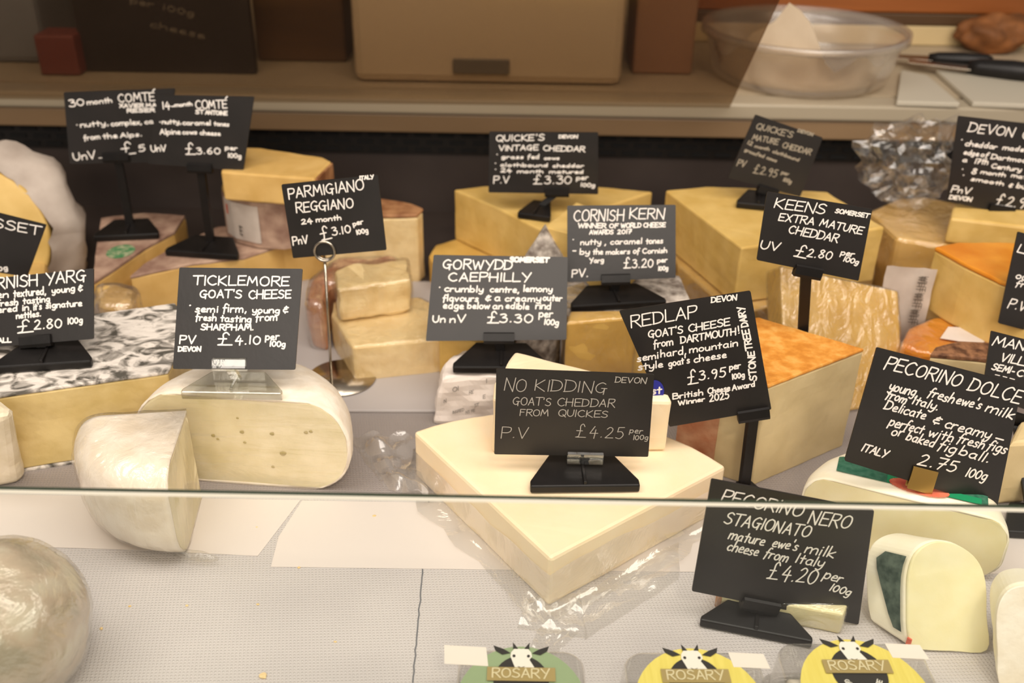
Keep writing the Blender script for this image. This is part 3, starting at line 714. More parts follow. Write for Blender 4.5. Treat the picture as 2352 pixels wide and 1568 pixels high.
# --- big quarter wheel of pale goat's cheddar in a loose vacuum bag
def big_quarter():
    z = .040
    L, A, R = PZ(950, 990, z), PZ(1265, 1283, z), PZ(1668, 1070, z)
    aL = math.atan2(L.y - A.y, L.x - A.x); aR = math.atan2(R.y - A.y, R.x - A.x)
    rL, rR = (L - A).length, (R - A).length
    arc = []
    for i in range(17):
        k = i / 16; a = aR + (aL - aR) * k
        arc.append(A + Vector((math.cos(a), math.sin(a), 0)) * (rR + (rL - rR) * k))
    T = [A] + arc
    t = block("large cream quarter wheel in a loose plastic bag, under the £4.25 card", T, z, 0, 'cream', bevel=.0025, rough=.0005, freq=40)
    # bag clinging round the lower sides
    c = centre(T)
    rings = []
    n = len(T)
    dense = []
    for i in range(n):
        p, q = T[i], T[(i + 1) % n]; m = 18 if (i in (0, n - 1)) else 2
        for k in range(m): dense.append(p.lerp(q, k / m))
    prof = [(.0010, .026), (.0014, .018), (.0030, .010), (.0060, .005), (.011, .0028), (.018, .0022)]
    for off, zz in prof:
        row = []
        for p in dense + [dense[0]]:
            d = Vector((p.x - c.x, p.y - c.y, 0)).normalized()
            nz = noise.noise(Vector((p.x * 38, p.y * 38, zz * 30)))
            oo = max(.0008, off * (1 + .55 * nz)); 
            row.append(Vector((p.x, p.y, 0)) + d * oo + Vector((0, 0, max(.0012, zz + nz * .004 + (.006 * noise.noise(Vector((p.x * 9, p.y * 9, 4))) if zz > .015 else 0)))))
        rings.append(row)
    sheet(rings, 'bag', 'plastic_bag', t)
    # flat empty tails of the bag lying on the counter
    def tail(px, seed, lift=.010):
        (a, b, c2, d2) = [PZ(x, y, .001) for x, y in px]
        g = []
        for i in range(15):
            row = []
            for j in range(15):
                u, v = i / 14, j / 14
                p = a.lerp(b, u).lerp(d2.lerp(c2, u), v)
                h = abs(noise.noise(Vector((u * 2.2 + seed, v * 5.5, seed)))) * lift * math.sin(math.pi * min(1, u + .12)) ** .5
                q = Vector((p.x, p.y, .0008 + h)) + Vector((noise.noise(p * 60) * .0016, noise.noise(p * 60 + Vector((5, 5, 5))) * .0016, 0))
                row.append(q)
            g.append(row)
        o = sheet(g, 'bag', 'plastic_bag', t); return o
    tail([(962, 1010), (800, 1003), (885, 1120), (985, 1165)], 2.0, .022)
    tail([(1215, 1375), (1185, 1440), (1350, 1465), (1330, 1365)], 5.0, .012)
    tail([(1240, 1440), (1212, 1495), (1280, 1500), (1330, 1450)], 8.0, .006)
    tail([(1330, 1365), (1345, 1468), (1560, 1330), (1560, 1245)], 11.0, .008)
    return t
big_quarter()
def small_goat():
    z = .085
    fl, fr = PZ(1130, 1048, .0405), PZ(1533, 1046, .0405)
    fl.z = fr.z = 0
    fl += Vector((0, .005, 0)); fr += Vector((0, .005, 0))
    ap = PZ(1183, 806, z); ap2 = PZ(1222, 815, z)
    bk = [Vector((fr.x - .003, fr.y + .010, z)), Vector((ap2.x, ap2.y, z)), Vector((ap.x, ap.y, z)), Vector((fl.x + .001, fl.y + .02, z))]
    T = [Vector((fl.x, fl.y, z)), Vector((fr.x, fr.y, z - .003))] + bk
    t = block("smaller cream wedge standing on the bagged quarter wheel, behind the £4.25 card", T, z, .0405, 'cream', bevel=.0022, rough=.0011, freq=55, wrap=None)
    return t
small_goat()

# --- half wheel of white goat's cheese, cut face forward
def rind_wheel(label, c, R, H, a0, a1, rb, rt, paste, rind, th=.0022, name='cheese_half_wheel', n=56, amp=.0005):
    t = thing(name, label, 'cheese', c)
    pr = smooth_prof(R, H, rb, rt, 9)
    pi_ = [(max(0, r - th) if r > 0 else 0, min(max(zz, th), H - th)) for r, zz in pr]
    obj('paste', rough_up(sector(pi_, c, a0 - .004, a1 + .004, n), .0003, 70, .006), paste, t)
    # rind: closed shell between outer and inner profile
    bm = bmesh.new(); cols = []
    ring = pr + pi_[::-1]
    for i in range(n + 1):
        a = a0 + (a1 - a0) * i / n
        cols.append([bm.verts.new((c[0] + r * math.cos(a), c[1] + r * math.sin(a), c[2] + zz)) for r, zz in ring])
    k = len(ring)
    for i in range(n):
        for j in range(k): bm.faces.new((cols[i][j], cols[i + 1][j], cols[i + 1][(j + 1) % k], cols[i][(j + 1) % k]))
    bm.faces.new(cols[0]); bm.faces.new(cols[-1][::-1])
    bmesh.ops.remove_doubles(bm, verts=bm.verts, dist=1e-6)
    bmesh.ops.recalc_face_normals(bm, faces=bm.faces)
    bm.normal_update()
    for v, d in [(v, v.normal * noise.noise(v.co * 90) * amp) for v in bm.verts]: v.co += d
    obj('rind', bm, rind, t, smooth=True)
    return t, pr
tc_ = Vector((-.189, .572, 0))
tick, _pr = rind_wheel("half wheel of white cheese, pale cut face forward, under the £4.10 card", tc_, .077, .076, rad(-5), rad(175), .034, .034, 'goat', 'goatrind')
# wrapped front film of the half wheel
def face_film(t, c, R, H, yaw):
    e = Vector((math.cos(yaw), math.sin(yaw), 0)); d = Vector((e.y, -e.x, 0))
    g = []
    for i in range(26):
        row = []
        for j in range(14):
            s = -1 + 2 * i / 25; h = j / 13
            lim = R * (1 - .40 * abs(2 * h - 1) ** 2.6) + .0015
            p = Vector(c) + e * (s * lim) + Vector((0, 0, .001 + h * (H - .0005))) + d * (.0014 + abs(noise.noise(Vector((s * 7, h * 3, 1)))) * .0012)
            row.append(p)
        g.append(row)
    sheet(g, 'facefilm', 'cling_film', t)
face_film(tick, tc_, .0745, .076, rad(-5))
def paste_holes():
    n_ = Vector((math.sin(rad(-5)), -math.cos(rad(-5)), 0)); at = tc_ + n_ * .0006
    for x, y, s in [(490, 1000, 1.1), (500, 1008, .8), (556, 992, 1.2), (562, 1016, .8), (625, 996, 1.2), (650, 1041, 1.7), (703, 993, 1.1), (714, 991, 1.0), (627, 1072, .9), (545, 960, .7)]:
        p = PPL(x, y, at, n_)
        bm = bmesh.new(); bmesh.ops.create_icosphere(bm, subdivisions=2, radius=.0011 * s)
        for v in bm.verts: v.co = Vector((v.co.x * 1.3, v.co.y * .3, v.co.z)) * (1 + .4 * noise.noise(v.co * 1200)) + p
        obj('paste_hole', bm, 'hole', tick)
paste_holes()
# wrapped quarter in front of it
qc = Vector((-.2185, .5555, 0))
quarter, pr = rind_wheel("cling-wrapped white-rinded quarter wedge in front of the white half wheel", qc, .074, .075, rad(188), rad(276), .030, .020, 'goat', 'goatrind', name='cheese_wedge', n=30)
def wedge_film(t, c, R, H, a0, a1, rb, rt):
    bm = sector(smooth_prof(R + .0014, H + .001, rb, rt, 9), Vector(c) + Vector((0, 0, .0004)), a0 - .02, a1 + .02, 36)
    bm = rough_up(bm, .0009, 120, .005, 4)
    obj('cling_film', bm, 'filmtight', t, smooth=True)
    # twist of film gathered under the front
    bm = bmesh.new()
    p0 = PZ(470, 1288, .002)
    pts = [p0 + Vector((-.020 + .006 * k, .004 - .0012 * k + .002 * noise.noise(Vector((k, 1, 1))), .0035 + .0015 * noise.noise(Vector((k, 3, 2))))) for k in range(6)]
    tube(bm, pts, [.0018, .003, .0034, .0036, .003, .0012], 8); rough_up(bm, .001, 200, .004)
    obj('film_twist', bm, 'filmtight', t, smooth=True)
wedge_film(quarter, qc, .074, .075, rad(188), rad(276), .030, .020)

# --- big nettle-rinded wedge on the left
yz = .068
block("big yellow wedge with grey mottled leaf rind at the left", [(-60, 914), (0, 906), (385, 852), (412, 800), (440, 735), (400, 696), (215, 720), (-150, 770), (-150, 830)], yz, 0, 'yarg', 'nettle', .003, .0012, bottom_rind=True, rindlabel='grey and white mottled leaf rind')
# --- white piece at the left edge
block("pale chalky cheese piece cut off by the left edge, in front of the grey-rinded wedge", [(-140, 955), (-140, 925), (0, 914), (26, 934), (24, 952), (0, 958)], .076, 0, 'chalkrind', bevel=.006, bot=[(-140, 1135), (-140, 1105), (30, 1085), (64, 1088), (42, 1112), (0, 1118)], rough=.0012, name='cheese_piece')
# --- wrapped round, bottom left
def round_cheese():
    c = PZ(-10, 1440, .046) 
    bm = bmesh.new(); bmesh.ops.create_icosphere(bm, subdivisions=4, radius=1)
    bm2 = bm.copy()
    def shape(b, k, amp, f, s):
        for v in b.verts:
            p = v.co.copy(); q = Vector((p.x * .047, p.y * .047, p.z * .0465)) * k
            q += p * noise.noise(p * f + Vector((s, 0, 0))) * amp + p * noise.noise(p * f * 2.3 + Vector((0, s, 0))) * amp * .4
            v.co = Vector((q.x, q.y, max(q.z, -.0455))) + c
    shape(bm, 1, .0022, 1.9, 1); shape(bm2, 1.035, .0026, 1.9, 1)
    for v in bm2.verts: v.co += (v.co - c).normalized() * noise.noise(v.co * 130) * .0008
    t = thing('round_cheese', 'small round grey-rinded cheese in shiny film at the lower left corner', 'cheese', c - Vector((0, 0, .0455)))
    obj('rind', bm, 'ashround', t, smooth=True)
    obj('cling_film', bm2, 'film', t, smooth=True)
round_cheese()

# --- back left: paper-wrapped cheese, small wedge under it
def paper_cheese():
    c = PZ(-30, 640, 0.0); 
    c = Vector((c.x, .90, 0))
    t = thing('wrapped_cheese', 'cut wheel of yellow cheese standing in white paper at the back left', 'cheese', c)
    # yellow cut disc leaning upright, facing forward right
    ctr = PY(-45, 548, .875)
    R = .070
    rot = Matrix.Rotation(rad(12), 3, 'Z') @ Matrix.Rotation(rad(70), 3, 'X')
    pr_ = smooth_prof(R, .03, .004, .004, 4)
    bm = lathe(pr_, (0, 0, 0), 48)
    for v in bm.verts: v.co = ctr + rot @ v.co
    obj('paste', bm, 'cheddar', t, smooth=True)
    # paper: crumpled cup behind and round it
    bm = bmesh.new(); rows = []
    prof = [(R * 1.00, -.002), (R * 1.10, .008), (R * 1.24, .020), (R * 1.36, .036), (R * 1.34, .056), (R * 1.12, .076), (R * .7, .092), (.002, .10)]
    n = 72
    for r, h in prof:
        row = []
        for i in range(n + 1):
            a = 2 * math.pi * (i % n) / n
            f = 1 + .13 * noise.noise(Vector((math.cos(a) * 2.2, math.sin(a) * 2.2, h * 30))) + .06 * noise.noise(Vector((math.cos(a) * 6, math.sin(a) * 6, h * 60)))
            p = ctr + rot @ Vector((r * f * math.cos(a), r * f * math.sin(a), -h + .028))
            p.z = max(p.z, .002); row.append(p)
        rows.append(row)
    sheet(rows, 'greypaper', 'paper_wrap', t)
paper_cheese()
block('small yellow offcut below the white paper wrap at the back left', [(40, 640), (60, 592), (98, 586), (106, 600), (104, 640)], .040, 0, 'comte', bevel=.005, name='cheese_offcut')

block('small brown-yellow offcut in clear film behind the grey-rinded wedge', [(222, 692), (262, 700), (304, 690), (310, 660), (270, 648), (224, 652)], .052, 0, 'comte', None, bevel=.006, rough=.003, freq=60, wrap='crumple', wgrow=.005, name='cheese_offcut')
# --- alpine wedges
t = block('golden wedge with greyish-pink rind and green stamp, under the £5 card', [(212, 648), (221, 572), (232, 500), (330, 488), (425, 494), (400, 530), (330, 568), (262, 615)], .050, 0, 'comte', 'comterind', .004, .001)
def decal(name, px, z, mat, parent, lift=.0006):
    P = [PZ(x, y, z + lift) for x, y in px]
    bm = bm_prism(P, [p - Vector((0, 0, .0004)) for p in P], 0)
    return obj(name, bm, mat, parent)
def ellipse(cx, cy, rx, ry, rot=0, n=28):
    cr, sr = math.cos(rad(rot)), math.sin(rad(rot))
    return [(cx + rx * math.cos(2 * math.pi * i / n) * cr - ry * math.sin(2 * math.pi * i / n) * sr, cy + rx * math.cos(2 * math.pi * i / n) * sr + ry * math.sin(2 * math.pi * i / n) * cr) for i in range(n)]
decal('rind_stamp', ellipse(277, 577, 34, 14, -12), .050, 'comtegreen', t)['label'] = 'green printed stamp'
t = block('long golden wedge with purple-grey rind, under the £3.60 card', [(299, 634), (330, 606), (400, 565), (500, 520), (700, 518), (740, 545), (650, 560), (560, 590), (440, 604)], .046, 0, 'comte', 'comterind', .003, .001)
# stacked pair
def labelled_round():
    z0, z1 = .0465, .0985
    c = PZ(600, 455, z1); c = Vector((c.x, c.y + .012, z0))
    Tp = [PZ(x, y, z1) for x, y in [(508, 428), (530, 443), (580, 454), (640, 458), (690, 452), (700, 425), (690, 408), (515, 405)]]
    t = block('labelled rind-on cheese, lower one of the stacked pair beside the £3.60 card', Tp, z1, z0, 'comte', bevel=.002, name='cheese_piece', pastename='paste', freq=70)
    # rind with printed label on the front curve
    fr_ = Tp[:5]
    rows = []
    for zz in np.linspace(z0 + .001, z1 - .004, 10):
        row = []
        for i in range(4):
            for k in range(5):
                p = fr_[i].lerp(fr_[i + 1], k / 5); row.append(Vector((p.x, p.y - .0012 + .0006 * noise.noise(Vector((p.x * 90, zz * 90, 1))), zz)))
        row.append(Vector((fr_[4].x, fr_[4].y - .0012, zz))); rows.append(row)
    sheet(rows, 'comterind', 'rind', t)
    def wrapped(name, i0, i1, za, zb, mat, n=12, off=.0022):
        rows = []
        pts = []
        for i in range(4):
            for k in range(6): pts.append(fr_[i].lerp(fr_[i + 1], k / 6))
        pts.append(fr_[4])
        sel = pts[i0:i1]
        for zz in np.linspace(za, zb, 5): rows.append([Vector((p.x, p.y - off, zz)) for p in sel])
        return sheet(rows, mat, name, t)
    wrapped('paper_label', 1, 14, z0 + .006, z1 - .008, 'greypaper')['label'] = 'grey paper label with an orange mark and dark capitals'
    o = wrapped('label_mark', 2, 4, z0 + .028, z1 - .014, 'red', off=.0026)
    p0 = (fr_[0] + Vector((.003, -.0050, 0))); p1 = fr_[1].lerp(fr_[2], .40) + Vector((0, -.0046, 0)); p0.z = p1.z = z0 + .012
    bm = bmesh.new(); u = (p1 - p0); ln = u.length; u.normalize()
    write(bm, 'ORTE', p0 + u * .004, u, Vector((0, 0, 1)), .0085, ln * .8, .0017, u.cross(Vector((0, 0, 1))), random.Random(3))
    obj('label_lettering', bm, 'print_', t)
    return t
labelled_round()
T = [PZ(x, y, .127) for x, y in [(507, 394), (722, 410), (760, 372), (742, 360), (600, 340), (520, 338)]]
t = block('tan slab, upper one of the stacked pair beside the £3.60 card', T, .127, .0988, 'comte', None, bevel=.002, name='cheese_piece', rough=.0008)
d = Vector((T[2].y - T[1].y, T[1].x - T[2].x, 0)).normalized() * .002
ring = [T[1] + (T[2] - T[1]) * .04, T[2], T[2] + d, T[1] + (T[2] - T[1]) * .04 + d]
obj('rind', rough_up(bm_prism([p - Vector((0, 0, .0008)) for p in ring], flat(ring, .0995), .0005), .0004, 90), 'brownrind', t)

# --- parmigiano family
block('tall tan wedge with dark brown rind, behind the £3.10 card', [(740, 500), (860, 494), (958, 492), (972, 478), (945, 466), (880, 455), (740, 470)], .075, 0, 'parm', 'brownrind', .004, .002, rough=.0009)
block('wrapped pinkish-brown offcut, left behind the ring-stemmed card', [(702, 690), (712, 640), (770, 590), (905, 583), (922, 608), (800, 640), (752, 650), (746, 698)], .050, 0, 'pinkrind', None, bevel=.006, rough=.003, freq=45, wrap='crumple', wgrow=.003, name='cheese_piece')
block('pale yellow square-cut block lying below the ring-stemmed card', [(809, 797), (1020, 776), (1012, 705), (965, 682), (765, 690), (761, 722)], .036, 0, 'parm', None, bevel=.0025, rough=.0012, freq=50, wrap='filmtight')
def parm_chunk():
    T = [(776, 664), (860, 652), (942, 640), (934, 592), (850, 600), (768, 616)]
    t = block('wrapped crumbly chunk stacked on the pale square-cut block', T, .069, .0372, 'parm', None, bevel=.003, rough=.0030, freq=75, cell=.004, wrap='filmtight', wgrow=.0028, name='cheese_piece')
parm_chunk()

# --- cheddar blocks in the middle
block('flat golden slab lying under the tall wedge, back row centre', [(985, 588), (1000, 562), (1060, 545), (1210, 530), (1500, 530), (1480, 600), (1240, 625), (1000, 615)], .030, 0, 'cheddar2', None, bevel=.0015)
block('tall golden cheddar wedge with a sharp front corner, back row centre', [(1043, 435), (1140, 476), (1247, 530), (1380, 478), (1499, 440), (1400, 430), (1300, 425), (1110, 427)], .085, .0305, 'cheddar', None, bevel=.0018)
def kern():
    z = .104
    top = [PZ(1250, 521, z), PZ(1324, 464, z), PZ(1430, 500, z), PZ(1400, 560, z)]
    t = thing('cheese_wedge', 'yellow wedge with pointed top and speckled grey rind, behind the £3.20 card', 'cheese', Vector((top[0].x + .03, .81, 0)))
    bot = [Vector((p.x, y, 0)) for p, y in zip(top, (.803, .852, .822, .788))]
    obj('paste', rough_up(bm_prism(top, bot, .001), .0006, 60), 'cheddar', t)
    p, l, r = PY(1250, 521, .8015), PY(1172, 640, .792), PY(1322, 640, .788)
    ring = [p, l, Vector((l.x, l.y, .0005)), Vector((r.x, r.y, .0005)), r]
    bm = bmesh.new()
    V = [bm.verts.new(q) for q in ring]; W = [bm.verts.new(q + Vector((.001, .007, -.0003))) for q in ring]
    bm.faces.new(V); bm.faces.new(W[::-1])
    for i in range(5): bm.faces.new((V[i], W[i], W[(i + 1) % 5], V[(i + 1) % 5]))
    obj('rind', rough_up(bm, .0009, 110, .005), 'greyrind', t)
kern()
t = block('grey-rinded piece with a yellow cut corner, under the £3.20 card', [(1302, 712), (1296, 655), (1350, 636), (1560, 632), (1590, 700), (1530, 716), (1400, 720)], .070, 0, 'cheddar', 'greyrind', .006, .0015, name='cheese_piece')
decal('cut_corner', [(1342, 640), (1398, 706), (1460, 640)], .070, 'cheddar', t, .0010)
decal('film_patch', [(1304, 706), (1300, 660), (1340, 648), (1385, 704)], .070, 'crumple', t, .0018)
block('yellow wedge between the square-cut block and the printed paper parcel', [(1008, 762), (1105, 790), (1180, 780), (1190, 700), (1120, 680), (1020, 690)], .052, 0, 'cheddar2', None, bevel=.002)
t = block('grey-rinded wedge between the printed paper parcel and the wrapped yellow block', [(1186, 775), (1280, 745), (1290, 722), (1270, 706), (1196, 712)], .054, 0, 'greyrind', None, bevel=.002, rough=.001, name='cheese_piece', pastename='rind')
block('cling-wrapped yellow block left of the £3.95 card', [(1300, 742), (1462, 728), (1468, 712), (1310, 714)], .075, 0, 'cheddar2', None, bevel=.002, wrap='filmtight', wgrow=.0016, name='cheese_block')
def printed_paper():
    T = [(1010, 872), (1075, 862), (1185, 868), (1200, 830), (1150, 800), (1060, 800), (1020, 830)]
    t = thing('wrapped_cheese', 'cheese wrapped in creased white printed paper, left of the £4.25 card', 'cheese', PZ(1090, 960, 0))
    P = poly_xy(T, .044); Bq = poly_xy([(992, 975), (1080, 975), (1190, 960), (1230, 900), (1150, 880), (1060, 880), (1005, 905)], 0.0)
    bm = rough_up(bm_prism(P, Bq, .004), .0030, 70, .0035)
    obj('paper_wrap', bm, 'paper', t)
    bm = bmesh.new(); rng = random.Random(5)
    Y = .648; k = 0
    for (x, y, txt, h) in [(1040, 900, 'OI', 12), (1078, 905, 'RE', 9), (1115, 880, 'I', 12), (1020, 925, 'N', 10), (1040, 950, 'INGRED', 8), (1090, 935, 'ST', 9), (1110, 915, 'E', 10), (1070, 950, 'NS RE', 8)]:
        p = PZ(x, y, .044 - (y - 868) * .00042)
        p += (CAM - p).normalized() * .004
        s = .62 * h / F
        write(bm, txt, p, Vector((.96, .1, .25)).normalized(), Vector((-.1, .55, .8)).normalized(), s, s * .7 * len(txt), s * .16, Vector((0, -.8, .5)), rng)
    obj('printing', bm, 'print_', t)
printed_paper()

# --- mature cheddar pair
block('golden slab at the bottom of the stack under the £2.95 card', [(1528, 545), (1560, 610), (1650, 690), (1725, 715), (1900, 660), (2010, 620), (1990, 545), (1760, 520), (1560, 520)], .044, 0, 'cheddar2', None, bevel=.002, wrap='crumple', wgrow=.0014)
block('big golden block with a square front corner, under the tilted £2.95 card', [(1529, 437), (1612, 500), (1703, 569), (1860, 548), (2032, 521), (1900, 440), (1760, 432), (1620, 428)], .100, .0455, 'cheddar', None, bevel=.0018)
# --- upright wrapped slab
def upright_slab():
    TL, TR = PY(1793, 612, .738), PY(2063, 668, .752)
    d = (TR - TL).normalized()
    down = Vector((0.06, -.60, -.80)).normalized()
    BL, BR = TL + down * (TL.z / -down.z - .001) - d * .006, TR + down * (TR.z / -down.z - .001) - d * .004
    nn = (TR - TL).cross(BL - TL).normalized()
    if nn.y < 0: nn = -nn
    s = min(p.z for p in (BL, BR)) - .001
    for p in (BL, BR): p.z -= 0
    fr = [TL, TR, BR, BL]; bk = [p + nn * .024 for p in fr]
    mn = min(p.z for p in bk + fr)
    t = thing('cheese_block', 'shiny cling-wrapped yellow slab leaning upright below the tilted £2.80 card', 'cheese', Vector((centre(fr).x, centre(fr).y, mn)))
    obj('paste', rough_up(bm_prism(fr, bk, .002), .0004, 60), 'cheddar2', t)
    f2 = grow([p - nn * .001 for p in fr], .0012); b2 = grow([p + nn * .001 for p in bk], .0012)
    obj('cling_film', rough_up(bm_prism(f2, b2, .002), .0008, 150, .004, 2), 'shinyfilm', t, smooth=True)
    return mn
UM = upright_slab()
# --- orange-topped block
def redlap():
    z = .088
    T = poly_xy([(1765, 884), (1985, 800), (1742, 728), (1600, 770), (1575, 830)], z)
    t = block('large tan block with an orange rind top, right of the £3.95 card', T, z, 0, 'redpaste', 'redrind', .003, .0012, name='cheese_block', rindlabel='orange rind on top')
    # rind on the left side face too
    a, b = T[0], T[4]
    d = Vector((b.y - a.y, a.x - b.x, 0)).normalized()
    if d.x > 0: d = -d
    ring = [a + (b - a) * .50, b]; 
    P = [ring[0] + d * .0016, ring[1] + d * .0016, ring[1] + d * .0002, ring[0] + d * .0002]
    o = obj('rind', rough_up(bm_prism([Vector((p.x, p.y, z - .004)) for p in P], flat(P, .001), 0), .0003, 80), 'pinkrind', t); o['label'] = 'pinkish side rind'
redlap()
# --- right back: wrapped cheese, crumpled film, devon wedge
block('pale wrapped cheese with a white barcode sheet, behind the £2.80 card', [(1995, 485), (2060, 455), (2120, 450), (2260, 478), (2480, 520), (2480, 560), (2200, 570), (2060, 545)], .080, 0, 'comte', None, bevel=.004, wrap='film', wgrow=.0018, name='wrapped_cheese')
def thin_sheet():
    l, r = PY(2040, 600, .775), PY(2155, 610, .770)
    g = []
    for j in range(9):
        row = []
        for i in range(9):
            p = l.lerp(r, i / 8); zz = .088 - j * .0105
            row.append(Vector((p.x, p.y - .002 * j / 8 + noise.noise(Vector((i * .6, j * .6, 3))) * .003, max(.002, zz))))
        g.append(row)
    o = sheet(g, 'greypaper', 'thin_sheet', None)
    tag(o, 'white-grey paper sheet with printed columns, standing left of the orange-rinded wedge', 'paper')
    bm = bmesh.new(); rng = random.Random(2)
    for k in range(9):
        p = l.lerp(r, .62 + (k % 3) * .05) + Vector((0, -.006, 0)); p.z = .083 - (k // 3) * .016
        write(bm, 'WIHT', p, Vector((0, 0, -1)), Vector((1, 0, 0)), .0035, .014, .0007, Vector((0, -1, 0)), rng)
    obj('printing', bm, 'print_', o)
thin_sheet()
def crumpled():
    c = PY(2095, 365, .93)
    bm = bmesh.new(); bmesh.ops.create_icosphere(bm, subdivisions=4, radius=1)
    for v in bm.verts:
        p = v.co.copy()
        k = .86 + .45 * noise.noise(p * 1.5) + .42 * abs(noise.noise(p * 3.2)) + .16 * abs(noise.noise(p * 8))
        v.co = c + Vector((p.x * .046, p.y * .028, p.z * .040)) * k
    o = obj('crumpled_film', bm, 'bagball', None, smooth=False)
    tag(o, 'crumpled ball of clear plastic film against the back, left of the £2.90 card', 'plastic film')
crumpled()
block('pale yellow wedge behind the post of the £2.90 card at the right', [(2183, 500), (2190, 470), (2240, 455), (2480, 455), (2480, 530), (2350, 520)], .106, .0815, 'cheddar', None, bevel=.0025)
# --- orange-rinded wedge on an orange round
t = block('yellow wedge with a bright orange rind top, at the right behind the dark cards', [(2148, 566), (2220, 606), (2300, 644), (2480, 700), (2480, 562), (2310, 556), (2200, 556)], .104, .047, 'cheddar', 'orangewax', .004, .0015, rindlabel='bright orange waxy rind')
t = block('orange-rinded flat round with a cream paper label, under the yellow wedge', [(2070, 792), (2085, 752), (2146, 726), (2300, 740), (2420, 790), (2360, 812), (2180, 815), (2112, 808)], .046, 0, 'orangewax', None, bevel=.004, wrap='film', wgrow=.0012, name='round_cheese', pastename='rind')
decal('paper_label', [(2160, 776), (2178, 750), (2215, 752), (2262, 784), (2250, 790)], .046, 'paper', t, .0026)['label'] = 'cream paper label'
block('tan wedge with a dark spiced rind, wrapped, left of the small semi-cured card', [(2138, 812), (2150, 796), (2205, 783), (2290, 786), (2290, 826), (2215, 818)], .066, 0, 'redpaste', 'darkherb', .004, .001)
block('pale cheese piece at the right edge behind the 2.75 100g card', [(2318, 1018), (2400, 1012), (2420, 960), (2345, 965)], .055, 0, 'redpaste', None, bevel=.003, name='cheese_piece')

# --- ewe's milk half wheel with green band, wedge, edge piece
dc = Vector((.2565, .507, 0)); dyaw = rad(-22); DR, DH = .064, .050
dol, dpr = rind_wheel("ivory half wheel with a green and red printed band, under the 2.75 100g card", dc, DR, DH, dyaw, dyaw + math.pi, .020, .017, 'dolce', 'dolcerind', th=.0015)
def dome_z(r, pr, H):
    top = [(a, b) for a, b in pr if b > H * .5 and a > 0]
    for i in range(len(top) - 1):
        (r0, z0), (r1, z1) = top[i], top[i + 1]
        if min(r0, r1) - 1e-9 <= r <= max(r0, r1) + 1e-9 and abs(r1 - r0) > 1e-9: return z0 + (z1 - z0) * (r - r0) / (r1 - r0)
    return H if r < top[-1][0] else H * .5
def dome_patch(name, mat, inside, s0, s1, t0, t1, lift, label=None):
    e = Vector((math.cos(dyaw), math.sin(dyaw), 0)); d = Vector((-e.y, e.x, 0))
    bm = bmesh.new(); NS, NT = 90, 26; V = {}
    def vert(i, j):
        if (i, j) not in V:
            s = s0 + (s1 - s0) * i / NS; tt = t0 + (t1 - t0) * j / NT; r = math.hypot(s, tt)
            z = dome_z(min(r, DR - .0005), dpr, DH)
            V[(i, j)] = bm.verts.new(dc + e * s + d * tt + Vector((0, 0, z + lift)))
        return V[(i, j)]
    for i in range(NS):
        for j in range(NT):
            s = s0 + (s1 - s0) * (i + .5) / NS; tt = t0 + (t1 - t0) * (j + .5) / NT
            if math.hypot(s, tt) < DR - .006 and inside(s, tt): bm.faces.new((vert(i, j), vert(i + 1, j), vert(i + 1, j + 1), vert(i, j + 1)))
    o = obj(name, bm, mat, dol, smooth=True)
    if label: o['label'] = label
dome_patch('printed_band', 'green', lambda s, t_: True, -.046, .048, .0105, .030, .0008, 'dark green printed band')
dome_patch('printed_patch', 'brightgreen', lambda s, t_: s < .012 or t_ < .017, -.014, .044, .0105, .022, .0011, 'bright green part of the print')
dome_patch('printed_oval', 'red', lambda s, t_: ((s - .006) / .0185) ** 2 + ((t_ - .0125) / .0075) ** 2 < 1, -.014, .026, .004, .021, .0015, 'red printed oval')
def ewe_slice(name, label, arch_px, Y, back, mat, rind, depth_pts=None, film_on=False, lean=22):
    at = Vector((0, Y, 0)); n = Vector((0, -math.cos(rad(lean)), math.sin(rad(lean))))
    arch_px = smooth_px(arch_px)
    fr = [PPL(x, y, at, n) for x, y in arch_px]
    mnz = min(p.z for p in fr)
    for p in fr: p.z -= mnz - .0006
    bk = [Vector((p.x, p.y, p.z)) + back for p in fr]
    for p in bk: p.z = max(p.z * .80 + .0001, .0006)
    t = thing(name, label, 'cheese', Vector((centre(fr).x, Y, .0)))
    nb = (bk[0] - fr[0]).normalized()
    mid = [a.lerp(b, .06) for a, b in zip(fr, bk)]
    obj('paste', rough_up(bm_prism(fr, mid, .001), .0003, 60, .005), mat, t)
    obj('rind', rough_up(bm_prism(grow(mid, .0006), grow(bk, .0004), .003), .0003, 80, .005), rind, t)
    return t, fr, bk
t, fr_, bk_ = ewe_slice('cheese_wedge', 'ivory arched slice with a dark green label on its side, at the lower right', [(2108, 1474), (2092, 1440), (2090, 1380), (2092, 1310), (2105, 1262), (2130, 1236), (2165, 1226), (2210, 1236), (2250, 1268), (2270, 1320), (2273, 1400), (2273, 1478), (2190, 1480)], .421, Vector((-.017, .021, 0)), 'dolce', 'dolcerind')
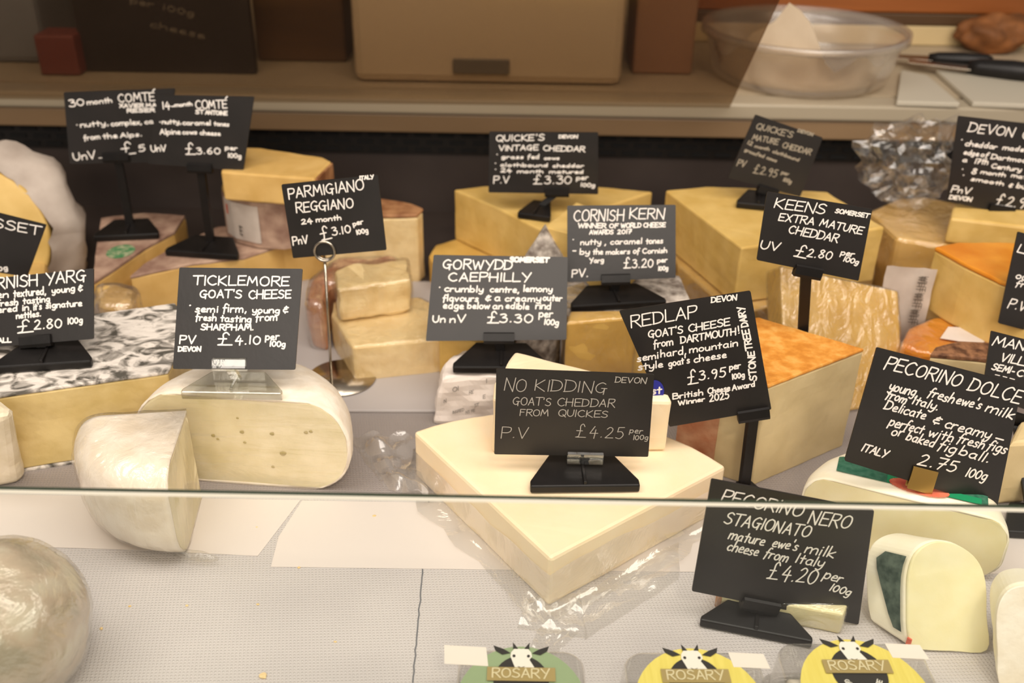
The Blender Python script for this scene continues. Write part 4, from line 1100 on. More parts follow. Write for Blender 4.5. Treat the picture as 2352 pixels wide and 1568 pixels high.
# green label wrapped on its left side
g = []
for j in range(7):
    a = fr_[4 + 2 * j]; b = bk_[4 + 2 * j]
    lo_, hi_ = (.10, .30 + .55 * (j / 6)) if j < 5 else (.10, .86 - .14 * (j - 4))
    g.append([a.lerp(b, lo_ + (hi_ - lo_) * k / 6) + Vector((-.0024, -.0008, .0004)) for k in range(7)])
sheet(g, 'darkgreen', 'side_label', t)['label'] = 'dark green side label'
p = fr_[0].lerp(bk_[0], .10) + Vector((-.0030, -.001, .004))
bm = bm_box(p, (.0012, .003, .007), Matrix.Rotation(rad(40), 3, 'Z'), .0004); obj('label_mark', bm, 'red', t)
ewe_slice('cheese_wedge', 'ivory slice cut off by the right edge at the lower corner', [(2300, 1610), (2282, 1520), (2280, 1440), (2292, 1398), (2320, 1374), (2370, 1372), (2430, 1400), (2460, 1480), (2460, 1610)], .395, Vector((.010, .028, 0)), 'goatrind', 'dolcerind')
# --- flat pale slab behind the £4.20 holder
t = block('flat pale cheese slab with an orange rind end, behind the £4.20 holder', [(1650, 1352), (1690, 1362), (1800, 1385), (1938, 1412), (1955, 1370), (1830, 1345), (1680, 1322)], .016, 0, 'dolce', None, bevel=.0015, wrap='film', wgrow=.0012)
P = [PZ(x, y, .016) for x, y in [(1646, 1351), (1664, 1355), (1690, 1325), (1674, 1320)]]
o = obj('rind', bm_prism(grow(P, .0003), flat(P, .0006), .001), 'pinkrind', t); o['label'] = 'orange rind end'

# --- grey tray under the parmesan group
def tray():
    P = []
    for (x, y) in [(690, 905), (740, 950), (800, 974), (900, 970), (985, 962)]: P.append(PZ(x, y, .003))
    l = P[0]; r = P[-1]
    pts = [Vector((-.262, .66, .003)), Vector((-.19, .664, .003)), Vector((-.05, .668, .003)), Vector((-.03, .675, .003)), Vector((-.02, .69, .003)), Vector((-.02, .90, .003)), Vector((-.262, .90, .003))]
    t = bm_prism(pts, flat(pts, .0003), .001)
    o = obj('serving_tray', t, 'tray', None)
    tag(o, 'smooth grey tray lying under the pale yellow block and the ring-stemmed card', 'tray')
tray()

# --- bright patches on the liner, built as thin flat pieces
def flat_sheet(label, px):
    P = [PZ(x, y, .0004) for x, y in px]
    tag(obj('thin_sheet', bm_prism(P, flat(P, .0001), 0), 'brightpatch'), label, 'paper')
flat_sheet('bright flat patch on the liner under the wrapped quarter wedge', [(-80, 1133), (690, 1148), (592, 1276), (300, 1262), (-80, 1250)])
flat_sheet('bright flat patch on the liner under the big cream quarter wheel', [(694, 1149), (2430, 1176), (2430, 1318), (1500, 1312), (622, 1301), (640, 1232)])
# --- crumbs
rng = random.Random(11)
cr = [(605, 1551, .0019), (430, 1390, .0008), (232, 1443, .0009), (592, 1387, .0007), (860, 1184, .0010), (686, 1303, .0008), (298, 1392, .0007), (328, 1062, .0009), (770, 1473, .0007), (590, 1210, .0006)]
for i, (x, y, s) in enumerate(cr):
    p = PZ(x, y, s * .45)
    bm = bmesh.new(); bmesh.ops.create_icosphere(bm, subdivisions=2, radius=s)
    for v in bm.verts: v.co = Vector((v.co.x * 1.3, v.co.y, v.co.z * .6)) * (1 + .5 * noise.noise(v.co * 900 + Vector((i, 0, 0)))) + p
    o = obj('cheese_crumb', bm, 'crumb')
    tag(o, 'tiny golden cheese crumb lying loose on the white dimpled liner', 'crumb', 'crumbs on the white liner')

# --- three packs of soft goat's cheese along the front
def disc_px(cx, cy, r, n=36): return ellipse(cx, cy, r, r, 0, n)
def goat_pack(label, cx, cy, w_px, labmat, z=.031, rot=0, herb=False, scale=1.0, sticker=+1):
    """cx,cy: photo pixel of the label's banner centre on the pack top"""
    o = PZ(cx, cy, z)
    k = .00114 * scale / 4.6                      # metres per logo unit
    R = Matrix.Rotation(rad(rot), 3, 'Z')
    def W(x, y, dz=0): return o + R @ Vector((x * k, y * k * 1.16, 0)) + Vector((0, 0, dz))
    t = thing('cheese_pack', label, 'cheese pack', Vector((o.x, o.y - .02, 0)))
    # clear moulded tray: rounded box
    def rr(hw, y0, y1, rad_, zz, n=6):
        pts = []
        for (x, y, a) in ((hw - rad_, y1 - rad_, 0), (-hw + rad_, y1 - rad_, 90), (-hw + rad_, y0 + rad_, 180), (hw - rad_, y0 + rad_, 270)):
            for i in range(n + 1):
                b = rad(a + 90 * i / n); pts.append(Vector((o.x, o.y, zz)) + R @ Vector((x + rad_ * math.cos(b), y + rad_ * math.sin(b), 0)))
        return pts
    hw = w_px / 2 * (o - CAM).length / F
    bm = bm_prism(rr(hw, -.062, .0185, .012, z + .0006), rr(hw + .002, -.064, .0205, .012, .0006), .003, 3)
    obj('clear_tray', bm, 'pack', t, smooth=True)
    # flange
    bm = bm_prism(rr(hw + .004, -.066, .0222, .010, .0022), rr(hw + .004, -.066, .0222, .010, .0008), 0)
    obj('tray_rim', bm, 'pack', t)
    # cheese log inside, lying across
    bm = bmesh.new(); L = hw - .004
    c0 = Vector((o.x, o.y - .012, .0150))
    pts = [c0 + R @ Vector((L * s, 0, 0)) for s in (-1, -.96, -.5, 0, .5, .96, 1)]
    tube(bm, pts, [.0118, .0140, .0140, .0140, .0140, .0140, .0118], 24); rough_up(bm, .0006, 130, .004)
    obj('cheese_log', bm, 'goatrind' if not herb else 'chalkrind', t, smooth=True)
    if herb:
        bm = bmesh.new(); rg = random.Random(4)
        for _ in range(60):
            a = rg.uniform(.2, 2.9); x = rg.choice((-1, 1)) * rg.uniform(.55, 1) * L
            p = c0 + R @ Vector((x, -.0143 * math.cos(a), .0143 * math.sin(a)))
            r = bmesh.ops.create_icosphere(bm, subdivisions=1, radius=rg.uniform(.0004, .0010)); bmesh.ops.translate(bm, verts=r['verts'], vec=p)
        h = obj('herb_flecks', bm, 'darkherb', t); h['kind'] = 'stuff'
    zt = .0012
    def flatpoly(name, pts, mat, dz, lab=None, parent=t):
        P = [W(x, y, zt + dz) for x, y in pts]
        bm = bm_prism(P, [p - Vector((0, 0, .00015)) for p in P], 0)
        q = obj(name, bm, mat, parent)
        if lab: q['label'] = lab
        return q
    circ = lambda x, y, r, a0=0, a1=360, n=40: [(x + r * math.cos(rad(a0 + (a1 - a0) * i / n)), y + r * math.sin(rad(a0 + (a1 - a0) * i / n))) for i in range(n + (0 if abs(a1 - a0) == 360 else 1))]
    # logo units: 1 unit = about one photo pixel on the nearest pack
    lab = flatpoly('paper_label', circ(0, -72, 140), labmat, 0, 'printed label')
    flatpoly('logo_disc', circ(0, -16, 60), 'logoblack', .0003, parent=lab)
    flatpoly('goat_emblem', [(0, 60), (-14, 62), (-22, 52), (-24, 42), (-18, 26), (-12, 10), (-6, 4), (-10, -6), (34, -6), (34, 6), (26, 20), (18, 34), (24, 42), (22, 52), (14, 62)], 'logowhite', .0006, parent=lab)
    for s in (-1, 1):
        flatpoly('goat_ear', [(s * 24, 50), (s * 40, 60), (s * 62, 68), (s * 58, 56), (s * 42, 46)], 'logoblack', .0006, parent=lab)
        flatpoly('goat_horn', [(s * 7, 60), (s * 18, 60), (s * 19, 76), (s * 14, 70)], 'logoblack', .0008, parent=lab)
        flatpoly('goat_eye', circ(s * 16, 42, 3.4, n=10), 'logoblack', .0009, parent=lab)
    flatpoly('goat_nose', [(-8, 17), (0, 12), (8, 17), (0, 14.5)], 'logoblack', .0009, parent=lab)
    flatpoly('banner', [(-74, -18), (74, -18), (74, 14), (-74, 14)] , 'gold', .0010, parent=lab)
    bm = bmesh.new(); rg = random.Random(1)
    u = R @ Vector((1, 0, 0)); v = R @ Vector((0, 1, 0)); nz = Vector((0, 0, 1))
    write(bm, 'ROSARY', W(-62, -11, zt + .0013), u, v, 21 * k * 1.16, 122 * k, 3.2 * k, nz, rg, jitter=0, slant=0)
    obj('banner_lettering', bm, 'goldtext', lab)
    bm = bmesh.new()
    msg = "GOATS CHEESE"
    for i, ch in enumerate(msg):
        a = rad(205 + 130 * (i + .5) / len(msg)); rr_ = 46
        if ch == ' ': continue
        p = W(rr_ * math.cos(a), -16 + rr_ * math.sin(a), zt + .0008)
        uu = R @ Vector((-math.sin(a), math.cos(a), 0)); vv = R @ Vector((-math.cos(a), -math.sin(a), 0))
        write(bm, ch, p - uu * 3.5 * k, uu, vv, 10 * k, 7 * k, 2.0 * k, nz, rg, 0, 0)
    obj('logo_lettering', bm, 'logowhite', lab)
    sx = (88, 168, 22, 54) if sticker > 0 else (-168, -72, 22, 64)
    flatpoly('price_sticker', [(sx[0], sx[2]), (sx[1], sx[2] - 4), (sx[1] - 6, sx[3]), (sx[0] - 4, sx[3] + 4)], 'white', .0002, 'blank white sticker')
    return t
goat_pack("clear pack of cheese log with yellow label, rightmost of the three", 1967, 1534, 310, 'yellow', rot=1)
goat_pack("clear pack of cheese log with yellow label, middle of the three", 1597, 1556, 300, 'yellow', rot=1)
goat_pack("clear pack of herb-speckled cheese log with sage green label", 1197, 1552, 280, 'sage', herb=True, sticker=-1, scale=1.0)


# ------------------------------------------------------------------ the cards (pixel baselines of each handwritten line)
PX = lambda *a: a
# front row
card_set('black card reading £4.25 in thin grey chalk, on the big cream quarter wheel', 'low black holder with a clear clip, standing on the big cream quarter wheel',
    [(1140, 847), (1503, 860), (1489, 1049), (1135, 1043)], (1218, 1134), (1469, 1131), .0405, (1344, 1049), 41,
    [('NO', 1158, 895, 1206, 899, 34), ('KIDDING', 1228, 896, 1392, 903, 31), ('DEVON', 1413, 877, 1483, 880, 15), ("GOAT'S", 1178, 929, 1264, 931, 21), ('CHEDDAR', 1280, 931, 1410, 934, 21),
     ('FROM', 1194, 953, 1258, 955, 17), ('QUICKES', 1282, 955, 1395, 958, 18), ('P.V', 1151, 1004, 1210, 1006, 29), ('$4.25', 1322, 1002, 1430, 1006, 30), ('per', 1446, 996, 1474, 998, 17), ('100g', 1454, 1008, 1488, 1008, 16)],
    tilt=2, ink='chalk', stroke=2.3, clipmat='clear', depth=.036, atY=.541, post=.006)
card_set('black card reading £4.20 per 100g, in front of the flat pale slab', 'black holder tilted to the right on the liner, in front of the flat pale slab',
    [(1634, 1100), (2008, 1172), (1972, 1434), (1589, 1357)], (1606, 1440), (1863, 1490), .0005, (1745, 1388), 44,
    [('PECORINO', 1655, 1150, 1838, 1186, 33), ('NERO', 1855, 1200, 1950, 1213, 36), ('STAGIONATO', 1662, 1201, 1856, 1233, 31), ('mature', 1672, 1236, 1752, 1252, 34), ("ewe's", 1772, 1254, 1828, 1264, 32), ('milk', 1848, 1268, 1913, 1280, 34),
     ('cheese', 1669, 1262, 1738, 1276, 33), ('from', 1754, 1278, 1806, 1290, 34), ('Italy', 1826, 1290, 1888, 1302, 32), ('$4.20', 1760, 1327, 1870, 1340, 38), ('per', 1890, 1330, 1930, 1340, 28), ('100g', 1904, 1354, 1950, 1366, 24)],
    tilt=3, stroke=3.8, depth=.020)
def dolce_card():
    at = PY(2117, 1105, .512)
    t, q, u, v, n = price_card('black square card reading 2.75 100g with a brass clip, on the ivory half wheel', [(2014, 798), (2348, 884), (2290, 1167), (1940, 1058)], at, 6, 0,
        [('PECORINO', 2030, 846, 2202, 887, 34), ('DOLCE', 2222, 895, 2338, 926, 36), ('young,', 2040, 894, 2106, 910, 32), ('fresh', 2130, 908, 2186, 926, 32), ("ewe's", 2194, 926, 2250, 938, 30), ('milk', 2262, 944, 2324, 962, 32),
         ('from', 2034, 912, 2078, 926, 30), ('Italy.', 2094, 926, 2152, 942, 28), ('Delicate', 2030, 938, 2122, 962, 30), ('&', 2140, 968, 2156, 974, 24), ('creamy', 2168, 980, 2270, 1008, 32), ('-', 2280, 1010, 2302, 1016, 20),
         ('perfect', 2040, 976, 2116, 996, 32), ('with', 2130, 1000, 2186, 1014, 32), ('fresh', 2198, 1014, 2256, 1030, 32), ('figs', 2266, 1030, 2306, 1042, 34), ('or', 2046, 998, 2070, 1002, 30), ('baked', 2080, 1008, 2142, 1026, 30), ('fig', 2152, 1030, 2190, 1042, 34), ('ball.', 2202, 1042, 2268, 1062, 30),
         ('ITALY', 1978, 1034, 2034, 1050, 20), ('2.75', 2106, 1066, 2192, 1084, 30), ('100g', 2216, 1092, 2262, 1102, 30)], stroke=3.9, seed=5)
    h = thing('card_clip', 'brass plate clip gripping the lower edge of the 2.75 100g card', 'card holder', at)
    c = PPL(2117, 1101, at, n)
    pl = [PPL(x, y, at, n) for x, y in [(2097, 1068), (2154, 1082), (2138, 1134), (2082, 1118)]]
    obj('front_plate', bm_prism([p + n * .0016 for p in pl], [p + n * .0005 for p in pl], .0002), 'brass', h)
    obj('back_plate', bm_prism([p - n * .0018 for p in pl], [p - n * .0028 for p in pl], .0002), 'brass', h)
    b = (pl[2] + pl[3]) / 2
    bm = bmesh.new(); tube(bm, [b - n * .0014, Vector((b.x, b.y + .0022, .0510)), Vector((b.x, b.y + .0022, .040))], [.0012, .0012, .0005], 8)
    obj('spike', bm, 'brass', h)
dolce_card()
# second row
card_set('card reading £4.10 per 100g, on the white half wheel', 'clear acrylic card holder on top of the white half wheel',
    [(412, 614), (695, 617), (678, 849), (397, 847)], (417, 918), (649, 922), .0775, (528, 838), 38,
    [('TICKLEMORE', 444, 654, 664, 656, 25), ("GOAT'S", 460, 684, 554, 684, 21), ('CHEESE', 572, 686, 668, 684, 22), ('*', 434, 708, 440, 708, 18), ('semi', 449, 716, 500, 717, 22), ('firm,', 512, 716, 566, 717, 26), ('young', 580, 718, 642, 719, 20), ('&', 650, 716, 662, 717, 20),
     ('fresh', 450, 735, 496, 737, 22), ('tasting', 507, 738, 577, 740, 22), ('from', 588, 736, 636, 736, 24), ('SHARPHAM.', 462, 757, 582, 758, 16), ('PV', 413, 788, 449, 789, 22), ('DEVON', 410, 806, 461, 806, 12), ('$', 500, 791, 534, 791, 27), ('4.10', 541, 790, 598, 790, 22), ('per', 610, 783, 640, 783, 20), ('100g', 620, 794, 655, 795, 18)],
    tilt=28, mat='clear', depth=.024, post=.006, seed=2, stroke=3.8)
card_set('card reading £2.80 100g, cut off at the left, on the grey-rinded wedge', 'black holder on the grey-rinded wedge at the left',
    [(-104, 648), (215, 616), (215, 778), (-104, 804)], (-16, 860), (212, 845), .0685, (84, 784), 36,
    [('CO', -98, 672, -30, 666, 28), ('RNISH', -6, 662, 86, 655, 30), ('YARG', 106, 652, 196, 645, 30), ('en', -8, 684, 20, 683, 22), ('textured,', 32, 682, 106, 676, 24), ('young', 120, 674, 172, 668, 20), ('&', 180, 668, 190, 667, 18),
     ('fresh', -6, 703, 42, 700, 20), ('tasting', 54, 698, 115, 692, 20), ('covered', -40, 722, 40, 714, 20), ('in', 52, 713, 66, 712, 20), ("it's", 78, 712, 96, 710, 22), ('signature', 106, 708, 188, 702, 20), ('nettles.', 38, 732, 94, 726, 20),
     ('$', 40, 764, 78, 760, 28), ('2.80', 79, 756, 142, 752, 24), ('100g', 156, 743, 190, 740, 20), ('ALL', -4, 787, 26, 785, 12)],
    tilt=29, seed=3, depth=.032, stroke=3.6)
card_set('card reading £3.30 per 100g, on the printed paper parcel', 'black holder standing on the white printed paper parcel',
    [(996, 585), (1304, 590), (1301, 780), (978, 783)], (1040, 858), (1262, 860), .0455, (1146, 777), 35,
    [('GORWYDD', 1018, 617, 1176, 619, 25), ('SOMERSET', 1171, 601, 1260, 602, 12, 4.6), ('CAEPHILLY', 1030, 645, 1218, 646, 23), ('*', 1008, 664, 1012, 664, 14), ('crumbly', 1021, 669, 1110, 671, 20), ('centre,', 1126, 670, 1192, 672, 20), ('lemony', 1202, 669, 1268, 670, 20),
     ('flavours', 1017, 691, 1098, 692, 20), ('&', 1114, 690, 1128, 690, 18), ('a', 1136, 691, 1148, 691, 22), ('creamy', 1160, 691, 1242, 692, 20), ('outer', 1247, 690, 1290, 691, 20), ('edge', 1018, 708, 1064, 709, 22), ('below', 1074, 708, 1124, 709, 20), ('an', 1132, 709, 1154, 709, 20), ('edible', 1162, 708, 1214, 710, 20), ('rind', 1230, 709, 1264, 710, 22),
     ('Un', 994, 740, 1022, 740, 22), ('nV', 1034, 740, 1068, 740, 23), ('$', 1119, 741, 1146, 741, 25), ('3.30', 1148, 740, 1222, 740, 22), ('per', 1238, 731, 1268, 731, 20), ('100g', 1250, 744, 1282, 746, 18)],
    tilt=28, seed=4, depth=.034, stroke=3.6)
def redlap_card():
    z0 = .0006
    at = PY(1722, 950, .578)
    card_set('black card reading £3.95, tilted left, beside the orange-topped block', 'tall black holder in front of the orange-topped block',
        [(1422, 714), (1724, 668), (1772, 940), (1538, 980)], (1690, 1152), (1748, 1142), z0, (1730, 951), 36,
        [('REDLAP', 1450, 752, 1600, 728, 32), ("GOAT'S", 1490, 776, 1568, 764, 19), ('CHEESE', 1582, 762, 1676, 746, 19), ('from', 1502, 798, 1545, 791, 24), ('DARTMOUTH', 1564, 788, 1690, 768, 18), ('!', 1694, 766, 1702, 764, 20), ('DEVON', 1634, 694, 1692, 688, 14),
         ('semi', 1464, 830, 1512, 822, 22), ('hard,', 1518, 820, 1576, 812, 24), ('mountain', 1584, 810, 1694, 794, 22), ('style', 1466, 850, 1522, 842, 22), ("goat's", 1536, 842, 1584, 832, 22), ('cheese', 1594, 832, 1668, 820, 22),
         ('$', 1580, 882, 1604, 878, 30), ('3.95', 1606, 872, 1666, 864, 24), ('per', 1676, 852, 1700, 848, 18), ('100g', 1682, 870, 1710, 864, 18), ('British', 1546, 916, 1614, 906, 18), ('Cheese', 1626, 904, 1676, 896, 18), ('Award', 1682, 896, 1734, 886, 18), ('Winner', 1558, 930, 1618, 920, 15), ('2025', 1630, 922, 1674, 914, 18),
         ('STONE', 1738, 872, 1732, 806, 18), ('TREE', 1728, 802, 1720, 756, 18), ('DAIRY', 1718, 748, 1708, 704, 18)],
        tilt=6, seed=6, depth=.012, stroke=3.6, atY=.572)
redlap_card()
# blue round sticker on that card's lower left corner
def blue_sticker():
    card = [o for o in bpy.data.objects if o.name.startswith('price_card') and '3.95' in o['label']][0]
    n = Vector((0, -math.cos(rad(6)), math.sin(rad(6)))); at = PY(1730, 951, .571)
    P = [PPL(x, y, at, n) + n * .0009 for x, y in ellipse(1504, 896, 21, 24) if x > 1478]
    s = obj('round_sticker', bm_prism(P, [p - n * .0003 for p in P], 0), 'blue', card); s['label'] = 'blue round sticker with white lettering'
    bm = bmesh.new(); a = PPL(1496, 903, at, n) + n * .0011; b = PPL(1518, 901, at, n) + n * .0011
    write(bm, 'st', a, (b - a).normalized(), n.cross((b - a).normalized()), .0055, (b - a).length, .0011, n, random.Random(1))
    obj('sticker_lettering', bm, 'ink', s)
blue_sticker()
# third row
def parm_card():
    base = PZ(785, 868, .0035)
    t0 = thing('card_holder', 'steel ring-topped card stem on a round foot, beside the pale yellow block', 'card holder', base)
    bm = lathe([(.0, 0), (.0285, 0), (.0290, .0006), (.0288, .0012), (.0, .0016)], base, 56); obj('foot', bm, 'steel', t0, smooth=True)
    Y = base.y; top = PY(746, 596, Y - .004)
    bm = bmesh.new(); st = PZ(762, 886, .0050); tube(bm, [st, st.lerp(top, .5), top], .0011, 10); obj('stem', bm, 'steel', t0, smooth=True)
    at = PY(746, 576, Y - .004)
    t, q, u, v, n = price_card('black card reading £3.10 per 100g, tilted, held in a steel ring', [(646, 424), (868, 401), (888, 574), (673, 593)], at, 6, 0,
        [('PARMIGIANO', 664, 456, 836, 435, 28), ('ITALY', 827, 413, 858, 410, 10), ('REGGIANO', 682, 488, 812, 476, 26), ('24', 693, 515, 718, 512, 13), ('month', 727, 510, 784, 504, 16), ('$', 739, 551, 764, 545, 30), ('3.10', 764, 540, 806, 533, 20), ('per', 812, 522, 834, 516, 14), ('100g', 820, 538, 846, 532, 16), ('PnV', 674, 562, 708, 558, 26)], seed=8, stroke=3.2)
    c = PPL(746, 576, at, n); bm = bmesh.new(); r = .0079
    for off in (.0012, -.0030):
        tube(bm, [c + n * off + (u * math.cos(2 * math.pi * i / 40) + v * math.sin(2 * math.pi * i / 40)) * r for i in range(40)], .0011, 8, closed=True)
    obj('ring', bm, 'steel', t0, smooth=True)
parm_card()
card_set('black card reading £3.20 per 100g, before the pointed yellow wedge', 'black holder below the £3.20 card, on the grey-rinded piece',
    [(1303, 472), (1552, 470), (1552, 638), (1303, 648)], (1312, 718), (1530, 706), .0705, (1414, 642), 33,
    [('CORNISH', 1318, 508, 1432, 506, 30), ('KERN', 1446, 502, 1526, 502, 28), ('WINNER', 1328, 523, 1392, 523, 12), ('OF', 1400, 523, 1420, 523, 11), ('WORLD', 1426, 523, 1472, 522, 12), ('CHEESE', 1478, 522, 1528, 521, 12), ('AWARDS', 1354, 538, 1408, 537, 11), ('2017', 1418, 537, 1450, 536, 11),
     ('*', 1314, 555, 1318, 555, 14), ('nutty', 1334, 562, 1380, 561, 18), (',', 1388, 562, 1392, 562, 16), ('caramel', 1402, 561, 1474, 559, 18), ('tones', 1484, 560, 1522, 558, 18), ('-', 1314, 580, 1324, 580, 14), ('by', 1332, 584, 1354, 584, 18), ('the', 1362, 584, 1384, 584, 18), ('makers', 1392, 584, 1446, 582, 16), ('of', 1454, 582, 1468, 582, 18), ('Cornish', 1476, 582, 1532, 580, 16), ('Yarg', 1354, 604, 1386, 602, 16),
     ('$3.20', 1432, 616, 1500, 613, 22), ('per', 1510, 606, 1532, 604, 13), ('100g', 1512, 620, 1534, 619, 14), ('PV.', 1314, 636, 1350, 635, 20)],
    tilt=22, seed=9, stroke=3.0, depth=.030)
card_set('black card reading £2.80, tilted right, above the shiny upright slab', 'tall black holder rising between the orange-topped block and the shiny slab',
    [(1762, 440), (2004, 480), (1972, 645), (1738, 597)], (1800, 948), (1868, 952), .0006, (1855, 624), 32,
    [('KEENS', 1778, 476, 1892, 492, 26), ('SOMERSET', 1918, 488, 1994, 500, 11), ('EXTRA', 1788, 506, 1868, 516, 20), ('MATURE', 1882, 518, 1978, 538, 20), ('CHEDDAR', 1810, 534, 1922, 556, 22), ('UV', 1745, 570, 1788, 576, 22), ('$', 1822, 588, 1852, 594, 28), ('2.80', 1853, 588, 1908, 596, 22), ('per', 1930, 588, 1960, 592, 16), ('100g', 1936, 598, 1970, 606, 16)],
    tilt=6, seed=10, stroke=3.2, depth=.006, atY=.652)
# back row
card_set('black card reading £5 for a 30 month cheese, leftmost of the tall back pair', 'tall black holder on the wedge with the green stamp',
    [(146, 212), (402, 203), (384, 372), (160, 376)], (216, 556), (366, 549), .0505, (268, 361), 30,
    [('30', 160, 245, 194, 241, 17), ('month', 201, 240, 258, 235, 16), ('COMT^', 273, 234, 356, 231, 22), ('XAVIER', 275, 247, 330, 246, 10), ('MA', 336, 246, 360, 245, 10), ('RESER', 293, 258, 356, 256, 9), ('*', 176, 291, 180, 291, 12), ('nutty,', 186, 292, 250, 287, 16), ('complex,', 256, 289, 326, 285, 16), ('ca', 333, 284, 352, 283, 14),
     ('from', 194, 322, 230, 318, 16), ('the', 238, 318, 270, 316, 16), ('Alps.', 277, 316, 326, 312, 14), ('UnV', 170, 368, 220, 364, 24), ('_', 228, 362, 282, 358, 20, 2), ('$', 280, 356, 312, 352, 26), ('5', 320, 348, 334, 346, 16)],
    tilt=5, seed=11, stroke=3.0, depth=.034)
card_set('black card reading £3.60 for a 14 month cheese, right of the tall back pair', 'tall black holder on the purple-grey rind of the long golden wedge',
    [(362, 218), (584, 222), (559, 392), (340, 376)], (380, 588), (546, 600), .0465, (460, 386), 28,
    [('14', 374, 250, 392, 249, 18), ('-', 394, 248, 402, 247, 12), ('month', 402, 245, 442, 242, 12), ('COMT^', 450, 249, 522, 248, 22), ('ST', 450, 261, 468, 261, 10), ('ANTOINE', 472, 262, 522, 264, 10), ('*', 366, 284, 370, 284, 12), ('nutty,', 373, 284, 416, 284, 14), ('caramel', 420, 286, 484, 287, 14), ('tones', 492, 288, 526, 290, 14),
     ('Alpine', 368, 308, 414, 308, 16), ('cows', 420, 308, 452, 308, 14), ('cheese', 460, 309, 506, 311, 14), ('UnV', 348, 348, 382, 347, 20), ('$', 427, 354, 450, 354, 24), ('3.60', 452, 353, 506, 353, 16), ('per', 518, 346, 544, 348, 12), ('100g', 524, 360, 554, 362, 14)],
    tilt=5, seed=12, stroke=3.0, depth=.034)
card_set('black card reading £3.30 per 100g, in the back row on the tall cheddar wedge', 'black holder turned sideways on the tall cheddar wedge at the back',
    [(1124, 302), (1374, 304), (1374, 446), (1122, 442)], (1188, 502), (1262, 512), .0855, (1279, 441), 28,
    [("QUICKE'S", 1140, 324, 1249, 322, 16), ('DEVON', 1284, 317, 1326, 317, 8), ('VINTAGE', 1146, 346, 1236, 344, 14), ('CHEDDAR', 1248, 346, 1342, 348, 14), ('*', 1140, 358, 1144, 358, 10), ('grass', 1152, 364, 1202, 364, 12), ('fed', 1212, 364, 1238, 364, 14), ('cows', 1250, 366, 1284, 366, 10), ('*', 1136, 378, 1140, 378, 10), ('clothbound', 1150, 382, 1258, 383, 11), ('cheddar', 1270, 384, 1340, 384, 11), ('*', 1136, 392, 1140, 392, 10), ('24', 1150, 395, 1174, 396, 10), ('month', 1188, 397, 1248, 397, 11), ('matured', 1262, 398, 1340, 398, 11),
     ('P.V', 1134, 420, 1168, 420, 18), ('$3.30', 1225, 422, 1312, 421, 20), ('per', 1324, 416, 1350, 415, 13), ('100g', 1334, 427, 1366, 428, 12)],
    tilt=5, seed=13, stroke=2.7, depth=.03, ink='ink')
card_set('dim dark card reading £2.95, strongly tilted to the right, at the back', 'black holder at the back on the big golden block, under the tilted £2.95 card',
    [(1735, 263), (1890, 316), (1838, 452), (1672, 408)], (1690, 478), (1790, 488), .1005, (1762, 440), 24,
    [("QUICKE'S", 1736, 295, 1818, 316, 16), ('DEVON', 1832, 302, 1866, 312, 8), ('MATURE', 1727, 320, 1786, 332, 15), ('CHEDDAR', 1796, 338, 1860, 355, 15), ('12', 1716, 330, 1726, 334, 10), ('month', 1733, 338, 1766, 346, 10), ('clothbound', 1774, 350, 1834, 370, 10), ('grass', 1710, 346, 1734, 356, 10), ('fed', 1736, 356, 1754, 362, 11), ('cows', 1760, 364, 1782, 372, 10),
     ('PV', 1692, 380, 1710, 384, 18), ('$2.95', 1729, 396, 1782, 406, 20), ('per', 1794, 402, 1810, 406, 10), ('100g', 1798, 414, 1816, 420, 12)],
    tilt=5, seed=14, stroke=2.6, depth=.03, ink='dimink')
card_set('black card reading £2.90 in small writing, right edge of the back row', 'black holder on the pale wrapped cheese at the right edge of the back row',
    [(2201, 266), (2470, 296), (2450, 520), (2174, 462)], (2198, 538), (2405, 558), .0805, (2298, 482), 30,
    [('DEVON', 2223, 302, 2326, 314, 24), ('OAK', 2346, 318, 2420, 326, 24), ('*', 2206, 324, 2212, 324, 10), ('cheddar', 2216, 334, 2288, 342, 16), ('made', 2302, 343, 2350, 348, 15), ('edge', 2213, 354, 2246, 358, 15), ('of', 2252, 359, 2268, 361, 15), ('Dartmoor', 2276, 364, 2364, 374, 14), ('a', 2210, 371, 2220, 372, 14), ('17th', 2238, 375, 2268, 378, 13), ('Century', 2276, 385, 2344, 394, 14), ('*', 2208, 391, 2212, 391, 9), ('8', 2230, 398, 2240, 400, 14), ('month', 2252, 398, 2308, 406, 12), ('mat', 2322, 406, 2356, 411, 12), ('*', 2210, 405, 2214, 405, 9), ('smooth', 2230, 414, 2304, 426, 12), ('&', 2316, 428, 2324, 430, 12), ('but', 2334, 430, 2364, 436, 14),
     ('PnV', 2184, 440, 2226, 446, 20), ('DEVON', 2180, 456, 2230, 462, 10), ('$2.90', 2284, 470, 2370, 480, 24)],
    tilt=5, seed=15, stroke=3.0, depth=.012)
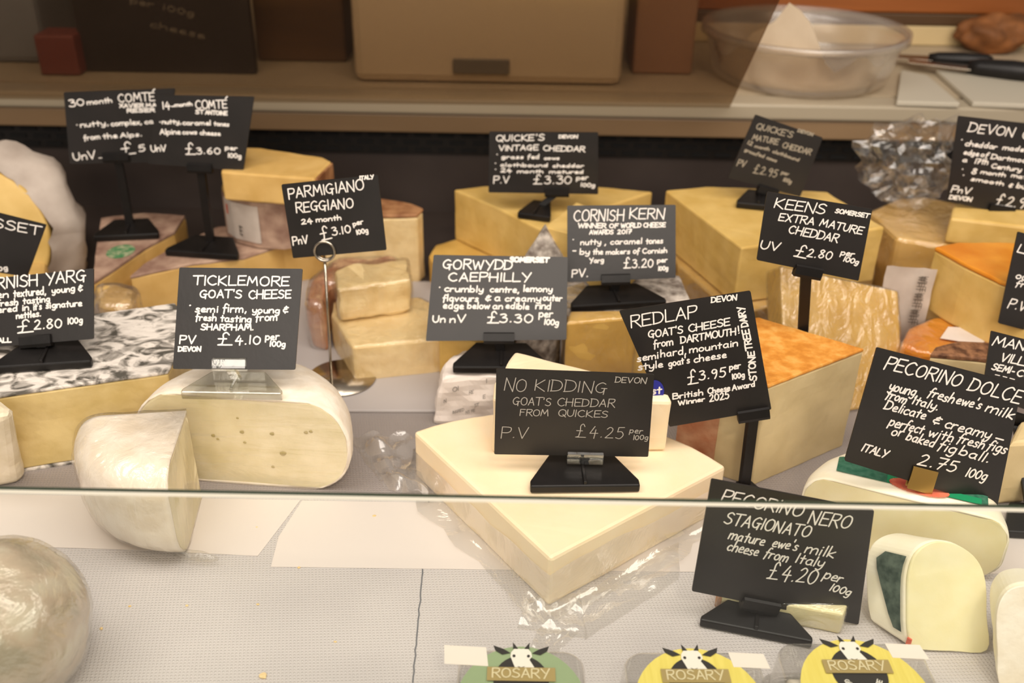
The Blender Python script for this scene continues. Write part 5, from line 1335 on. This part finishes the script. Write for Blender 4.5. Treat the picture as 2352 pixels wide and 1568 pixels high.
# right edge
def edge_cards():
    at = PY(2330, 740, .70)
    t, q, u, v, n = price_card('black card cut off by the right edge, in front of the orange-rinded yellow wedge', [(2338, 532), (2560, 590), (2520, 800), (2293, 742)], at, 8, 0,
        [('L', 2336, 578, 2360, 584, 22), ('ou', 2332, 638, 2356, 644, 22), ('fr', 2332, 656, 2352, 660, 20), ('P.V', 2314, 706, 2352, 714, 24)], seed=16, stroke=3.2)
    A = PZ(2380, 800, .0525)
    h, bm = holder('black holder mostly out of the right edge, under the card cut off by that edge', (2360, 846), (2470, 860), .055, (2405, 772), 30, at, u, v, n, depth=.02)
    obj('clip', bm, 'black', h)
    at = PY(2335, 900, .60)
    t, q, u, v, n = price_card('small black card reading semi-cured, cut off by the right edge', [(2277, 760), (2480, 812), (2452, 975), (2256, 905)], at, 8, 0,
        [('MAN', 2278, 792, 2352, 804, 24), ('VILLA', 2296, 828, 2366, 842, 22), ('SEMI-', 2277, 848, 2328, 858, 17), ('CU', 2334, 862, 2362, 868, 17), ('-', 2282, 862, 2296, 865, 10, 2), ('-', 2300, 866, 2312, 869, 10, 2), ('-', 2316, 870, 2330, 874, 10, 2)], seed=17, stroke=3.6)
    h, bm = holder('black holder with a thick post at the right edge, beside the 2.75 100g card', (2308, 1236), (2480, 1246), .0005, (2345, 962), 30, at, u, v, n, depth=.03, post_w=.009)
    obj('clip', bm, 'black', h)
    at = PY(40, 640, .74)
    t, q, u, v, n = price_card('black card ending in SET, cut off by the left edge, below the white paper', [(-150, 452), (106, 516), (62, 636), (-170, 600)], at, 8, 0,
        [('DORS', -110, 494, 40, 528, 26), ('SSET', -14, 520, 92, 540, 24), ('100g', -20, 624, 18, 618, 14)][1:], seed=18, stroke=3.4)
    bm = bmesh.new(); rng2 = random.Random(3)
    h, bm2 = holder('black holder hidden mostly behind the £2.80 100g card at the left edge', (-130, 726), (40, 716), .0725, (-40, 616), 30, at, u, v, n, depth=.02)
    obj('clip', bm2, 'black', h)
edge_cards()
